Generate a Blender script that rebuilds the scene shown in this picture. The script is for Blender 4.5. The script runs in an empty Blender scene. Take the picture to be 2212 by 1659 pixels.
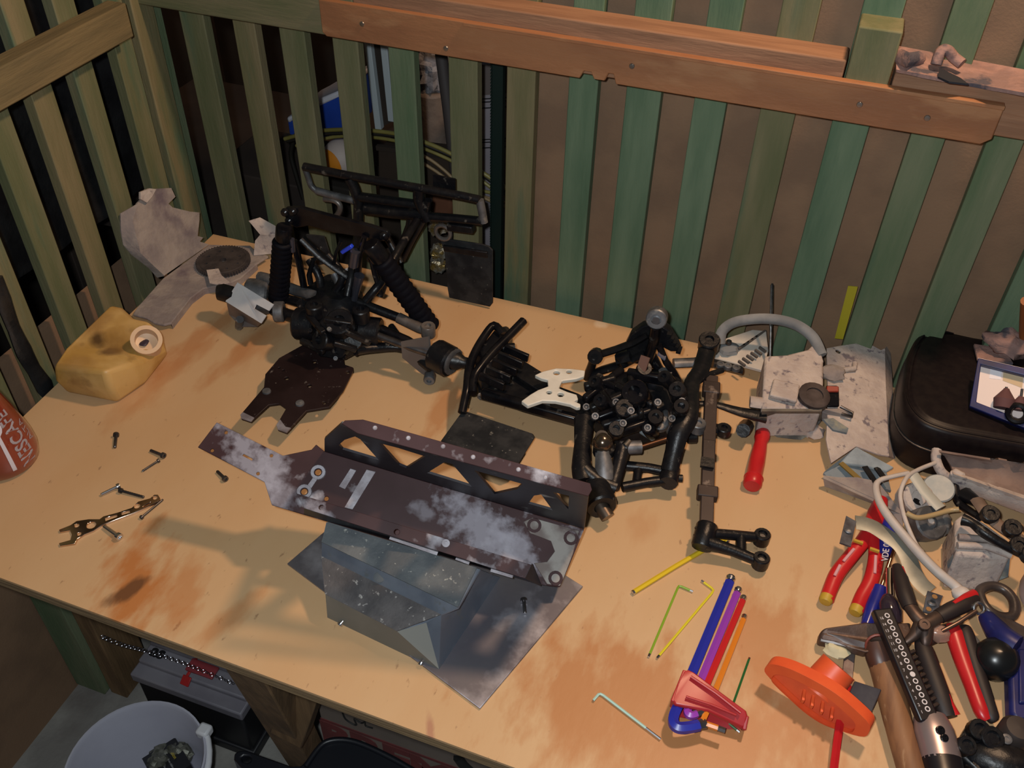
import bpy, math, random
from mathutils import Vector as V, Matrix, noise
from mathutils.geometry import tessellate_polygon, delaunay_2d_cdt
random.seed(7)
SC = bpy.context.scene
COL = SC.collection
# ---------------------------------------------------------------- camera
T = 0.67                       # height of the bench top
CAMZ = T + 0.85
CX, CY, FPX = 1106.0, 829.5, 2008.1
RX = V((0.93998, 0.340741, 0.01826)); RU = V((-0.2386, 0.61807, 0.749039)); RF = V((-0.243942, 0.708438, -0.662274))
CAM = V((0, 0, CAMZ))
cd = bpy.data.cameras.new('camera'); co = bpy.data.objects.new('camera', cd); COL.objects.link(co)
cd.sensor_width = 36.0; cd.lens = FPX / 2212 * 36.0; cd.clip_start = 0.02; cd.clip_end = 30
m = Matrix((RX, RU, -RF)).transposed().to_4x4(); m.translation = CAM
co.matrix_world = m
SC.camera = co
# ---------------------------------------------------------------- world, lamps, exposure
w = bpy.data.worlds.new('shed_gloom'); SC.world = w; w.use_nodes = True
w.node_tree.nodes['Background'].inputs[0].default_value = (0.55, 0.6, 0.7, 1)
w.node_tree.nodes['Background'].inputs[1].default_value = 0.055
def lamp(name, kind, loc, energy, col, size=.1, target=None):
    l = bpy.data.lights.new(name, kind); l.energy = energy; l.color = col
    if kind == 'AREA': l.size = size
    else: l.shadow_soft_size = size
    o = bpy.data.objects.new(name, l); COL.objects.link(o); o.location = loc
    if target is not None:
        o.rotation_euler = (V(target) - V(loc)).to_track_quat('-Z', 'Y').to_euler()
    return o
lamp('hanging_bulb', 'POINT', (0.18, 1.00, T + 1.35), 41, (1.0, 0.65, 0.40), .05)
lamp('phone_flash', 'POINT', (-0.035, -0.01, CAMZ + .03), 27, (0.90, 0.97, 1.0), .012)
SC.view_settings.view_transform = 'Standard'; SC.view_settings.look = 'None'
SC.view_settings.exposure = 0.0; SC.view_settings.gamma = 1.0; SC.view_settings.use_curve_mapping = False

# ---------------------------------------------------------------- pixel -> place
def ray(x, y): return (RX * (x - CX) - RU * (y - CY) + RF * FPX) / FPX
def P(x, y, h=0.0):                       # point at height h over the bench top
    d = ray(x, y); return CAM + d * ((T + h - CAMZ) / d.z)
def Z(x, y, z):                           # point at absolute height z
    d = ray(x, y); return CAM + d * ((z - CAMZ) / d.z)
def WB(x, y, yy):                         # point on a plane parallel to the back wall
    d = ray(x, y); return CAM + d * (yy / d.y)
def WX(x, y, xx):
    d = ray(x, y); return CAM + d * (xx / d.x)
def ON(pl, x, y):                         # point on a general plane (origin, normal)
    d = ray(x, y); return CAM + d * ((pl[0] - CAM).dot(pl[1]) / d.dot(pl[1]))
def plane3(a, b, c):
    n = (b - a).cross(c - a).normalized()
    if n.z < 0: n = -n
    return (a, n)
def L3(a, b, t): return a + (b - a) * t

# ---------------------------------------------------------------- materials
MATS = {}
def M(name, c, c2=None, rough=.6, metal=0., sc=20., det=4., lo=.4, hi=.6, st=(1, 1, 1), c3=None, sc3=60., lo3=.55, hi3=.65,
      bump=0., bsc=None, spec=.5, trans=0., alpha=1., sss=0., coat=0., r2=None, blobs=(), bns=22, emit=None, n_rough=.55):
    if name in MATS: return MATS[name]
    mt = bpy.data.materials.new(name); mt.use_nodes = True; MATS[name] = mt
    nt = mt.node_tree; N = nt.nodes; Lk = nt.links; b = N['Principled BSDF']
    b.inputs['Base Color'].default_value = (*c, 1); b.inputs['Roughness'].default_value = rough; b.inputs['Metallic'].default_value = metal
    b.inputs['Specular IOR Level'].default_value = spec
    b.inputs['Transmission Weight'].default_value = trans; b.inputs['Alpha'].default_value = alpha
    b.inputs['Coat Weight'].default_value = coat
    if sss:
        b.inputs['Subsurface Weight'].default_value = sss; b.inputs['Subsurface Radius'].default_value = (.02, .015, .006)
    if emit:
        b.inputs['Emission Color'].default_value = (*emit[0], 1); b.inputs['Emission Strength'].default_value = emit[1]
    tc = N.new('ShaderNodeTexCoord'); mp = N.new('ShaderNodeMapping'); mp.inputs['Scale'].default_value = st
    Lk.new(tc.outputs['Object'], mp.inputs[0])
    def nz(scale, d, off=0):
        n = N.new('ShaderNodeTexNoise'); n.inputs['Scale'].default_value = scale; n.inputs['Detail'].default_value = d
        n.inputs['Roughness'].default_value = n_rough
        if off:
            m2 = N.new('ShaderNodeMapping'); m2.inputs['Location'].default_value = (off, off * .7, off * .3); m2.inputs['Scale'].default_value = st
            Lk.new(tc.outputs['Object'], m2.inputs[0]); Lk.new(m2.outputs[0], n.inputs[0])
        else: Lk.new(mp.outputs[0], n.inputs[0])
        return n
    def rng(sock, a, bb):
        r = N.new('ShaderNodeMapRange'); r.inputs[1].default_value = a; r.inputs[2].default_value = bb; r.clamp = True
        Lk.new(sock, r.inputs[0]); return r.outputs[0]
    def mix(fac, ca, cb):
        x = N.new('ShaderNodeMix'); x.data_type = 'RGBA'
        Lk.new(fac, x.inputs[0])
        for i, q in ((6, ca), (7, cb)):
            if isinstance(q, tuple): x.inputs[i].default_value = (*q, 1)
            else: Lk.new(q, x.inputs[i])
        return x.outputs[2]
    cur = c; f1 = None
    if c2:
        n1 = nz(sc, det); f1 = rng(n1.outputs[0], lo, hi); cur = mix(f1, c, c2)
    if c3:
        n2 = nz(sc3, 5, 3.1); f2 = rng(n2.outputs[0], lo3, hi3); cur = mix(f2, cur, c3)
    for (bx, by, bz, rad, colr, amt, bst) in blobs:        # stains with a shape of their own, in object space
        m3 = N.new('ShaderNodeMapping'); m3.vector_type = 'TEXTURE'
        m3.inputs['Location'].default_value = (bx, by, bz); m3.inputs['Scale'].default_value = (rad * bst[0], rad * bst[1], 1)
        if len(bst) > 2: m3.inputs['Rotation'].default_value = (0, 0, bst[2])
        Lk.new(tc.outputs['Object'], m3.inputs[0])
        ln = N.new('ShaderNodeVectorMath'); ln.operation = 'LENGTH'; Lk.new(m3.outputs[0], ln.inputs[0])
        nn = nz(bns, 6, bx * 3 + by * 5 + 1.7)
        s = N.new('ShaderNodeMath'); s.operation = 'MULTIPLY_ADD'; s.inputs[1].default_value = -2.2
        Lk.new(nn.outputs[0], s.inputs[0]); s.inputs[2].default_value = 1.1
        ad = N.new('ShaderNodeMath'); Lk.new(ln.outputs['Value'], ad.inputs[0]); Lk.new(s.outputs[0], ad.inputs[1])
        fr = N.new('ShaderNodeMapRange'); fr.inputs[1].default_value = 1.0; fr.inputs[2].default_value = .35; fr.inputs[3].default_value = 0; fr.inputs[4].default_value = amt
        Lk.new(ad.outputs[0], fr.inputs[0]); cur = mix(fr.outputs[0], cur, colr)
    if not isinstance(cur, tuple): Lk.new(cur, b.inputs['Base Color'])
    if r2 is not None and f1 is not None:
        rr = N.new('ShaderNodeMapRange'); rr.inputs[3].default_value = rough; rr.inputs[4].default_value = r2
        Lk.new(f1, rr.inputs[0]); Lk.new(rr.outputs[0], b.inputs['Roughness'])
    if bump:
        nb = nz(bsc or sc * 3, 6, 1.3); bp = N.new('ShaderNodeBump'); bp.inputs['Strength'].default_value = bump; bp.inputs['Distance'].default_value = .004
        Lk.new(nb.outputs[0], bp.inputs['Height']); Lk.new(bp.outputs[0], b.inputs['Normal'])
    return mt

# ---------------------------------------------------------------- geometry collector
def inside(p, poly):
    c = False; j = len(poly) - 1
    for i in range(len(poly)):
        if (poly[i].y > p.y) != (poly[j].y > p.y) and p.x < (poly[j].x - poly[i].x) * (p.y - poly[i].y) / (poly[j].y - poly[i].y) + poly[i].x: c = not c
        j = i
    return c
def cdt(loops):
    n = V((0, 0, 0)); o = loops[0]
    for i in range(len(o)): n += (o[i] - o[0]).cross(o[(i + 1) % len(o)] - o[0])
    n.normalize(); a = n.orthogonal().normalized(); b = n.cross(a)
    l2 = [[V(((q - o[0]).dot(a) * 100, (q - o[0]).dot(b) * 100)) for q in l] for l in loops]
    vs = [q for l in l2 for q in l]; es = []; k = 0
    for l in l2:
        es += [(k + i, k + (i + 1) % len(l)) for i in range(len(l))]; k += len(l)
    r = delaunay_2d_cdt(vs, es, [], 1, 1e-6)
    out = []
    for f in r[2]:
        if any(not r[3][i] for i in f): continue
        ix = tuple(r[3][i][0] for i in f); c = (vs[ix[0]] + vs[ix[1]] + vs[ix[2]]) / 3
        if inside(c, l2[0]) and not any(inside(c, h) for h in l2[1:]): out.append(ix)
    return out
ORG = {}
class G:
    def __init__(s): s.v = []; s.f = []
    def add(s, vs, fs):
        o = len(s.v); s.v += [V(q) for q in vs]; s.f += [tuple(i + o for i in q) for q in fs]; return s
    def box(s, c, size, ax=None):
        ax = ax or (V((1, 0, 0)), V((0, 1, 0)), V((0, 0, 1))); c = V(c)
        h = [a * (q / 2) for a, q in zip(ax, size)]
        vs = [c + h[0] * i + h[1] * j + h[2] * k for k in (-1, 1) for j in (-1, 1) for i in (-1, 1)]
        return s.add(vs, [(0, 2, 3, 1), (4, 5, 7, 6), (0, 1, 5, 4), (2, 6, 7, 3), (0, 4, 6, 2), (1, 3, 7, 5)])
    def bar(s, a, b, w, t, up=(0, 0, 1), ext=0):
        a = V(a); b = V(b); d = (b - a); l = d.length; d.normalize(); sd = d.cross(V(up))
        if sd.length < 1e-5: sd = d.cross(V((1, 0, 0)))
        sd.normalize(); u = sd.cross(d)
        return s.box((a + b) / 2, (l + ext * 2, w, t), (d, sd, u))
    def prism(s, pts, vec, holes=()):
        pts = [V(q) for q in pts]; vec = V(vec); loops = [pts] + [[V(q) for q in h] for h in holes]
        # orient so that the first cap faces against vec
        flat = [q for l in loops for q in l]
        if holes: tri = cdt(loops)
        else: tri = tessellate_polygon(loops)
        n = len(flat); o = len(s.v)
        s.v += flat + [q + vec for q in flat]
        for t in tri:
            a, b, c = (flat[i] for i in t)
            if (b - a).cross(c - a).dot(vec) > 0: t = (t[2], t[1], t[0])
            s.f.append(tuple(i + o for i in t)); s.f.append(tuple(i + n + o for i in reversed(t)))
        k = 0
        for li, l in enumerate(loops):
            ar = V((0, 0, 0))
            for i in range(len(l)): ar += l[i].cross(l[(i + 1) % len(l)])
            fl = (ar.dot(vec) > 0) != (li > 0)
            for i in range(len(l)):
                a = o + k + i; b = o + k + (i + 1) % len(l)
                s.f.append((a, b, b + n, a + n) if fl else (b, a, a + n, b + n))
            k += len(l)
        return s
    def loft(s, loops, closed=True, caps=True):
        o = len(s.v); n = len(loops[0])
        for l in loops: s.v += [V(q) for q in l]
        for k in range(len(loops) - 1):
            for i in range(n if closed else n - 1):
                a = o + k * n + i; b = o + k * n + (i + 1) % n; s.f.append((a, b, b + n, a + n))
        if caps and closed:
            s.f.append(tuple(o + i for i in reversed(range(n)))); e = o + (len(loops) - 1) * n; s.f.append(tuple(e + i for i in range(n)))
        return s
    def tube(s, path, r, n=8, closed=False, flat=1.0, up=None):
        path = [V(q) for q in path]; m = len(path); rs = r if isinstance(r, (list, tuple)) else [r] * m
        if len(rs) != m:
            k_ = len(rs) - 1; rs = [rs[min(int(i / (m - 1) * k_), k_ - 1)] * (1 - (i / (m - 1) * k_ - min(int(i / (m - 1) * k_), k_ - 1))) + rs[min(int(i / (m - 1) * k_), k_ - 1) + 1] * (i / (m - 1) * k_ - min(int(i / (m - 1) * k_), k_ - 1)) for i in range(m)]
        loops = []; prev = None
        for i in range(m):
            if closed: d = path[(i + 1) % m] - path[i - 1]
            else: d = path[min(i + 1, m - 1)] - path[max(i - 1, 0)]
            if d.length < 1e-9: d = V((0, 0, 1))
            d.normalize()
            if prev is None:
                q = V(up) if up else (V((0, 0, 1)) if abs(d.z) < .9 else V((1, 0, 0)))
            else: q = prev
            a = (q - d * q.dot(d))
            if a.length < 1e-6: a = d.orthogonal()
            a.normalize(); prev = a; b = d.cross(a)
            loops.append([path[i] + (a * math.cos(2 * math.pi * k / n) * flat + b * math.sin(2 * math.pi * k / n)) * rs[i] for k in range(n)])
        if closed: loops.append(loops[0]); return s.loft(loops, True, False)
        return s.loft(loops)
    def lathe(s, prof, o=(0, 0, 0), ax=(0, 0, 1), n=20, caps=True):
        ax = V(ax).normalized(); a = ax.orthogonal().normalized(); b = ax.cross(a); o = V(o)
        return s.loft([[o + ax * z + (a * math.cos(2 * math.pi * k / n) + b * math.sin(2 * math.pi * k / n)) * max(r, 1e-5) for k in range(n)] for r, z in prof], True, caps)
    def cyl(s, a, b, r, n=14, r2=None):
        a = V(a); b = V(b); return s.lathe([(r, 0), (r if r2 is None else r2, (b - a).length)], a, b - a, n)
    def blob(s, c, rad, seed=0, amp=.25, nu=14, nv=9, fq=1.6, ax=None):
        c = V(c); ax = ax or (V((1, 0, 0)), V((0, 1, 0)), V((0, 0, 1)))
        loops = []
        for j in range(nv + 1):
            th = math.pi * j / nv; l = []
            for i in range(nu):
                ph = 2 * math.pi * i / nu
                d = V((math.sin(th) * math.cos(ph), math.sin(th) * math.sin(ph), -math.cos(th)))
                k = 1 + amp * noise.noise(d * fq + V((seed * 7.3, seed * 3.1, seed)))
                l.append(c + ax[0] * d.x * rad[0] * k + ax[1] * d.y * rad[1] * k + ax[2] * d.z * rad[2] * k)
            loops.append(l)
        return s.loft(loops)
    def grid(s, rows, thick, nrm=None):            # curved sheet with thickness
        h = len(rows); w_ = len(rows[0]); rows = [[V(q) for q in r] for r in rows]
        def N_(i, j):
            a = rows[min(i + 1, h - 1)][j] - rows[max(i - 1, 0)][j]; b = rows[i][min(j + 1, w_ - 1)] - rows[i][max(j - 1, 0)]
            q = a.cross(b)
            if q.length < 1e-9: q = V((0, 0, 1))
            q.normalize()
            if nrm is not None and q.dot(V(nrm)) < 0: q = -q
            return q
        o = len(s.v)
        for i in range(h):
            for j in range(w_): s.v.append(rows[i][j])
        for i in range(h):
            for j in range(w_): s.v.append(rows[i][j] - N_(i, j) * thick)
        k = h * w_
        for i in range(h - 1):
            for j in range(w_ - 1):
                a = o + i * w_ + j; q = (a, a + 1, a + w_ + 1, a + w_); s.f.append(q); s.f.append(tuple(x + k for x in reversed(q)))
        for i in range(h - 1):
            for j in (0, w_ - 1):
                a = o + i * w_ + j; s.f.append((a, a + w_, a + w_ + k, a + k))
        for j in range(w_ - 1):
            for i in (0, h - 1):
                a = o + i * w_ + j; s.f.append((a, a + 1, a + 1 + k, a + k))
        return s
    def torus(s, c, R, r, ax=(0, 0, 1), n=20, k=8):
        ax = V(ax).normalized(); a = ax.orthogonal().normalized(); b = ax.cross(a); c = V(c)
        return s.tube([c + (a * math.cos(2 * math.pi * i / n) + b * math.sin(2 * math.pi * i / n)) * R for i in range(n)], r, k, True, up=ax)
    def build(s, name, mat, parent=None, bev=0., seg=2, smooth=35, org=None):
        if parent is not None: o3 = ORG[parent.name]
        elif org is not None: o3 = V(org)
        else:
            xs = [q.x for q in s.v]; ys = [q.y for q in s.v]; o3 = V(((min(xs) + max(xs)) / 2, (min(ys) + max(ys)) / 2, min(q.z for q in s.v)))
        me = bpy.data.meshes.new(name); me.from_pydata([q - o3 for q in s.v], [], s.f); me.validate(); me.update()
        import bmesh
        bm = bmesh.new(); bm.from_mesh(me); bmesh.ops.recalc_face_normals(bm, faces=bm.faces); bm.to_mesh(me); bm.free()
        if smooth:
            for p in me.polygons: p.use_smooth = True
            me.set_sharp_from_angle(angle=math.radians(smooth))
        me.materials.append(mat)
        o = bpy.data.objects.new(name, me); COL.objects.link(o); ORG[o.name] = o3
        if parent is not None: o.parent = parent
        else: o.location = o3
        if bev:
            md = o.modifiers.new('bevel', 'BEVEL'); md.width = bev; md.segments = seg; md.limit_method = 'ANGLE'; md.angle_limit = math.radians(40); md.use_clamp_overlap = True
        return o
def thing(name, label, cat, loc, group=None, kind=None):
    o = bpy.data.objects.new(name, None); COL.objects.link(o); o.location = V(loc); o.empty_display_size = .02
    ORG[o.name] = V(loc); return tag(o, label, cat, group, kind)
def tag(o, label=None, cat=None, group=None, kind=None):
    if label: o['label'] = label
    if cat: o['category'] = cat
    if group: o['group'] = group
    if kind: o['kind'] = kind
    return o
def struct(o): o['kind'] = 'structure'; return o
def PX(pts, h=0.):                               # list of pixels (x, y[, h]) to points
    return [P(q[0], q[1], q[2] if len(q) > 2 else h) for q in pts]
def circ(c, r, n=12, ax=(0, 0, 1)):
    ax = V(ax).normalized(); a = ax.orthogonal().normalized(); b = ax.cross(a)
    return [V(c) + (a * math.cos(2 * math.pi * i / n) + b * math.sin(2 * math.pi * i / n)) * r for i in range(n)]
def smoothpath(pts, k=6, closed=False):          # Catmull-Rom
    pts = [V(q) for q in pts]; n = len(pts); out = []
    rg = range(n) if closed else range(n - 1)
    for i in rg:
        if closed: p0, p1, p2, p3 = pts[i - 1], pts[i], pts[(i + 1) % n], pts[(i + 2) % n]
        else: p0, p1, p2, p3 = pts[max(i - 1, 0)], pts[i], pts[i + 1], pts[min(i + 2, n - 1)]
        for j in range(k):
            t = j / k; out.append(.5 * ((2 * p1) + (p2 - p0) * t + (2 * p0 - 5 * p1 + 4 * p2 - p3) * t * t + (3 * p1 - p0 - 3 * p2 + p3) * t ** 3))
    if not closed: out.append(pts[-1])
    return out
def text_mesh(txt, size, depth=.0004, font_bold=0.):
    c = bpy.data.curves.new('lettering', 'FONT'); c.body = txt; c.size = size; c.extrude = depth; c.offset = font_bold; c.align_x = 'CENTER'; c.align_y = 'CENTER'
    c.resolution_u = 3
    o = bpy.data.objects.new('lettering_tmp', c); COL.objects.link(o); bpy.context.view_layer.update()
    me = bpy.data.meshes.new_from_object(o.evaluated_get(bpy.context.evaluated_depsgraph_get()))
    vs = [v.co.copy() for v in me.vertices]; fs = [tuple(p.vertices) for p in me.polygons]
    bpy.data.objects.remove(o); bpy.data.curves.remove(c); bpy.data.meshes.remove(me)
    return vs, fs
def lettering(name, txt, size, o, xa, ya, mat, parent, depth=.0004, bold=0., warp=None):
    vs, fs = text_mesh(txt, size, depth, bold); xa = V(xa).normalized(); ya = V(ya).normalized(); na = xa.cross(ya)
    g = G(); g.add([warp(q) if warp else V(o) + xa * q.x + ya * q.y + na * (q.z + depth) for q in vs], fs)
    return g.build(name, mat, parent, smooth=0)

# ================================================================ materials of the place
SLATC = [((.12, .13, .058), (.20, .18, .095)), ((.095, .15, .075), (.17, .20, .115)), ((.085, .15, .085), (.15, .215, .13)), ((.14, .135, .058), (.23, .185, .095))]
def slat_mat(i):
    a, b = SLATC[i]
    return M('green_treated_pine_%d' % i, a, b, rough=.8, sc=3.2, det=5, lo=.35, hi=.65, st=(9, 9, 1.2), c3=(.07, .13, .075), sc3=2.4, lo3=.56, hi3=.72, bump=.25, bsc=30)
pine = M('bare_pine', (.32, .165, .09), (.25, .125, .068), rough=.75, sc=5, st=(1.5, 14, 14), bump=.3, bsc=20)
pine_y = M('bare_pine_along_y', (.20, .145, .066), (.15, .112, .052), rough=.75, sc=5, st=(14, 1.5, 14), bump=.3, bsc=20)
greenrail = M('green_rail_pine', (.13, .13, .06), (.19, .16, .085), rough=.8, sc=4, st=(1.5, 12, 12), bump=.25, bsc=20)
ply_strip = M('plywood_strip', (.34, .145, .062), (.28, .115, .05), rough=.6, sc=6, st=(1, 4, 3), c3=(.37, .175, .08), sc3=9, bump=.15, bsc=60)
hardb = M('brown_hardboard', (.26, .155, .09), (.20, .12, .072), rough=.75, sc=9, c3=(.275, .165, .098), sc3=3, lo3=.5, hi3=.8, bump=.12, bsc=260)
concrete = M('concrete', (.30, .29, .265), (.22, .21, .195), rough=.9, sc=9, c3=(.14, .12, .11), sc3=4, lo3=.6, hi3=.75, bump=.3, bsc=120)
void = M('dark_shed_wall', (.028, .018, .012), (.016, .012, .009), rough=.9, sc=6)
screwm = M('dull_screw_steel', (.5, .47, .43), rough=.35, metal=1.)
darkhole = M('dark_hole', (.02, .015, .012), rough=.9)

# ================================================================ floor and walls
g = G(); g.box((.6, .8, -.02), (5.0, 4.4, .04)); struct(g.build('floor', concrete, org=(0, 0, 0)))
YB = 1.12
wb = thing('wall_back', None, None, (-.35, YB, 0), kind='structure')
xs = [-.909, -.819, -.745, -.66, -.576, -.487, -.403, -.318, -.241, -.154, -.072, .014, .105, .187, .275, .36, .445]
wd = [.045, .04, .044, .043, .042, .046, .044, .043, .049, .044, .046, .047, .042, .042, .042, .042, .042]
cm = [0, 3, 0, 0, 1, 0, 3, 2, 2, 2, 0, 2, 1, 1, 2, 0, 1]
for i, x in enumerate(xs):
    g = G(); top = 1.62
    wv = wd[i] - .004; j = random.uniform(-.002, .002)
    g.box((x + wv / 2, YB + .009 + j, .02 + (top - .02) / 2), (wv, .018, top - .02))
    g.build('slat', slat_mat(cm[i]), wb, bev=.0015)
g = G(); g.box((.28, YB + .0235, .82), (1.37, .005, 1.60)); g.build('hardboard_panel', hardb, wb)
# rail behind the plywood strip: two lengths with a green block between them
z0 = T + .452; z1 = T + .545
RY0 = 1.078
g = G(); g.box(((-.955 + -.60) / 2, (RY0 + YB) / 2, T + .374 + .045), (.355, YB - RY0, .09)); g.build('rail', greenrail, wb, bev=.002)
g = G(); g.box(((-.60 + .012) / 2, (RY0 + YB) / 2, T + .379 + .032), (.612, YB - RY0, .064)); g.build('rail', pine, wb, bev=.002)
g = G(); g.box((.38, (RY0 + YB) / 2, T + .385 + .026), (.63, YB - RY0, .052)); g.build('rail', pine, wb, bev=.002)
g = G(); g.box((.038, (RY0 + YB) / 2, T + .382 + .050), (.046, YB - RY0 + .004, .100)); g.build('offcut_block', slat_mat(0), wb, bev=.002)

# left wall
XL = -.945
wl = thing('wall_left', None, None, (XL, .7, 0), kind='structure')
ye = 1.053
ends = [1.128, 1.053, .967, .888, .811, .732, .655, .575, .49, .41]
for i, y in enumerate(ends):
    g = G(); wv = .037
    g.box((XL - .009, y - wv / 2, 1.07), (.018, wv, 1.06))
    g.build('slat', slat_mat([1, 0, 0, 3, 0, 3, 0, 1, 0, 0][i]), wl, bev=.0015)
g = G(); g.box((-.93, .62, T + .374), (.03, .81, .046)); g.build('rail', pine_y, wl, bev=.002)
g = G(); g.box((-1.012, .35, .33), (.008, 1.5, .66)); g.build('hardboard_panel', hardb, wl)
g = G(); g.box((XL - .02, 1.085, .8), (.05, .045, 1.6)); g.build('corner_post', slat_mat(3), wl, bev=.002)
g = G(); g.box((XL - .014, .72, T - .14), (.028, .82, .07)); g.build('rail', pine_y, wl, bev=.002)
g = G(); g.box((-.9745, .608, .335), (.061, .06, .65)); g.build('stud', slat_mat(1), wl, bev=.002)
g = G(); g.box((-.985, .84, .03), (.05, .38, .06)); g.build('bottom_plate', pine_y, wl, bev=.002)
# shed beyond the slats
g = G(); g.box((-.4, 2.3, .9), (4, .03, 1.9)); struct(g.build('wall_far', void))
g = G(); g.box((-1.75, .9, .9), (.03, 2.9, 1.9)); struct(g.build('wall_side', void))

# ================================================================ plywood strip screwed to the rail
bt = thing('plywood_strip', 'long orange-brown plywood strip screwed along the rail of the slatted back wall', 'plywood strip', (-.23, 1.06, T + .37))
pl = [(-.645, T + .456), (-.640, T + .4535)]
zt, zb = T + .424, T + .377
g = G()
prof = [(-.644, zb + .005), (-.638, zb), (-.29, zb), (-.285, zb + .010), (-.276, zb + .010), (-.272, zb + .002), (-.258, zb + .002), (-.254, zb + .012), (-.248, zb + .012), (-.244, zb), (.172, zb), (.182, zb + .008), (.1825, zt), (-.644, zt)]
g.prism([V((x, 1.068, z)) for x, z in prof], (0, .0095, 0)); board = g.build('board', ply_strip, bt, bev=.0012)
g = G(); g.box((-.13, 1.0672, zt - .0022), (.625, .0035, .0045)); g.build('top_edge', ply_strip, bt, bev=.0006)
for (px, py) in ((782, 52), (1365, 143), (1857, 226), (2003, 255), (963, 105)):
    c = WB(px, py, 1.068); g = G(); g.lathe([(.0005, 0), (.003, .0002), (.0036, .001), (.0036, .0016)], c - V((0, .0012, 0)), (0, 1, 0), 14)
    g.build('screw', screwm, board)

# ================================================================ workbench
tb = thing('workbench', 'plywood workbench with a pale stained top, rough ply edge and pine legs', 'workbench', (-.1, .74, 0))
def bl(px, py, r, col, amt, st=(1, 1)):
    q = P(px, py); return (q.x - (-.1), q.y - .74, T, r, col, amt, st)
ST1 = (.46, .16, .04); ST2 = (.46, .20, .075); DK = (.09, .04, .02)
blobs = [bl(295, 1250, .065, ST1, .9, (.7, 1.3, .5)), bl(285, 1270, .022, DK, .8, (.5, 1.5, -.4)), bl(400, 1285, .045, ST1, .55, (.5, 1.4, .3)),
         bl(480, 1345, .04, ST1, .5, (.4, 1.4, -.4)), bl(430, 730, .06, ST2, .7, (.35, 2.4, -.12)), bl(520, 760, .05, ST2, .6, (.35, 2.2, -.12)), bl(380, 800, .05, ST2, .5, (.3, 2.6, -.12)), bl(560, 740, .05, ST2, .45, (.6, 1.6)), bl(330, 830, .06, ST2, .3, (.5, 2)),
         bl(1330, 1520, .11, ST2, .95, (1.3, .9)), bl(1640, 1390, .07, ST2, .8, (.8, 1.4)), bl(1480, 1620, .11, ST2, .95, (1.6, .8)), bl(1700, 1560, .08, ST2, .8),
         bl(1300, 700, .012, (.75, .58, .40), .7), bl(960, 880, .05, ST2, .7, (.5, 1.4)), bl(930, 1590, .012, (.35, .13, .09), .6, (.4, 2.4, .5)), bl(1390, 1140, .03, ST2, .35)]
plytop = M('pale_plywood_top', (.60, .395, .215), (.56, .335, .165), rough=.42, sc=3.0, det=6, lo=.3, hi=.7, st=(2.2, .9, 1), c3=(.36, .21, .11), sc3=55, lo3=.665, hi3=.73, bump=.05, bsc=40, blobs=blobs)
plyedge = M('ply_edge', (.30, .20, .10), (.16, .10, .05), rough=.8, sc=12, st=(1, 1, 40), bump=.3)
c0 = V((-.9075, 1.0845, 0)); c1 = V((.95, 1.1, 0)); c2 = V((.95, .389, 0)); c3 = V((-.88, .4035, 0))
g = G(); g.prism([V((q.x, q.y, T)) for q in (c0, c1, c2, c3)], (0, 0, -.0035)); g.build('tabletop', plytop, tb)
g = G(); g.prism([V((q.x, q.y, T - .0035)) for q in (c0, c1, c2, c3)], (0, 0, -.0135)); g.build('ply_layers', plyedge, tb)
leg = M('leg_pine', (.22, .13, .06), (.15, .088, .04), rough=.8, sc=5, st=(14, 14, 1.5), bump=.3, bsc=20)
for (x, y, a) in ((.85, .46, 0), (-.86, 1.03, 0), (.85, 1.03, 0)):
    g = G(); g.box((x, y, (T - .017) / 2), (.075, .038, T - .017)); g.build('leg', leg, tb, bev=.002)
a_, b_ = WB(545, 1462, .44), Z(672, 1652, .0); a_.z = T - .018
g = G(); g.bar(a_, b_, .056, .038, up=(0, -1, 0)); g.build('leg', leg, tb, bev=.002)
a_, b_ = WB(652, 1500, .52), WB(628, 1580, .52); g = G(); g.bar(a_ + (a_ - b_) * .6, b_, .05, .03, up=(0, -1, 0)); g.build('brace', leg, tb, bev=.002)
g = G(); g.box((0, .62, T - .05), (1.75, .035, .066)); g.build('cross_beam', leg, tb, bev=.002)

# ================================================================ materials for the things
blackp = M('dirty_black_plastic', (.006, .006, .008), (.014, .013, .013), rough=.36, sc=60, lo=.45, hi=.7, c3=(.11, .095, .08), sc3=70, lo3=.64, hi3=.74, bump=.15, bsc=150, spec=.35)
blackg = M('glossy_black_plastic', (.004, .004, .006), (.010, .009, .010), rough=.26, sc=40, c3=(.07, .065, .06), sc3=80, lo3=.66, hi3=.74, spec=.25)
blackr = M('black_rubber_sheet', (.012, .013, .015), (.03, .03, .031), rough=.7, spec=.2, sc=40, c3=(.16, .15, .13), sc3=140, lo3=.66, hi3=.72, bump=.1)
mud = M('grey_mud_on_plastic', (.34, .285, .25), (.24, .20, .19), rough=.95, sc=26, det=6, c3=(.15, .115, .13), sc3=16, lo3=.54, hi3=.70, bump=.5, bsc=90)
mudlite = M('pale_dried_mud', (.53, .45, .40), (.42, .35, .32), rough=.95, sc=30, c3=(.18, .15, .165), sc3=75, lo3=.575, hi3=.66, bump=.5, bsc=110)
_o = P(860, 1100)
def cb_(px, py, h, r, amt, st): q = P(px, py, h); return (q.x - _o.x, q.y - _o.y, q.z - _o.z, r, (.38, .36, .41), amt * .8, st)
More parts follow.
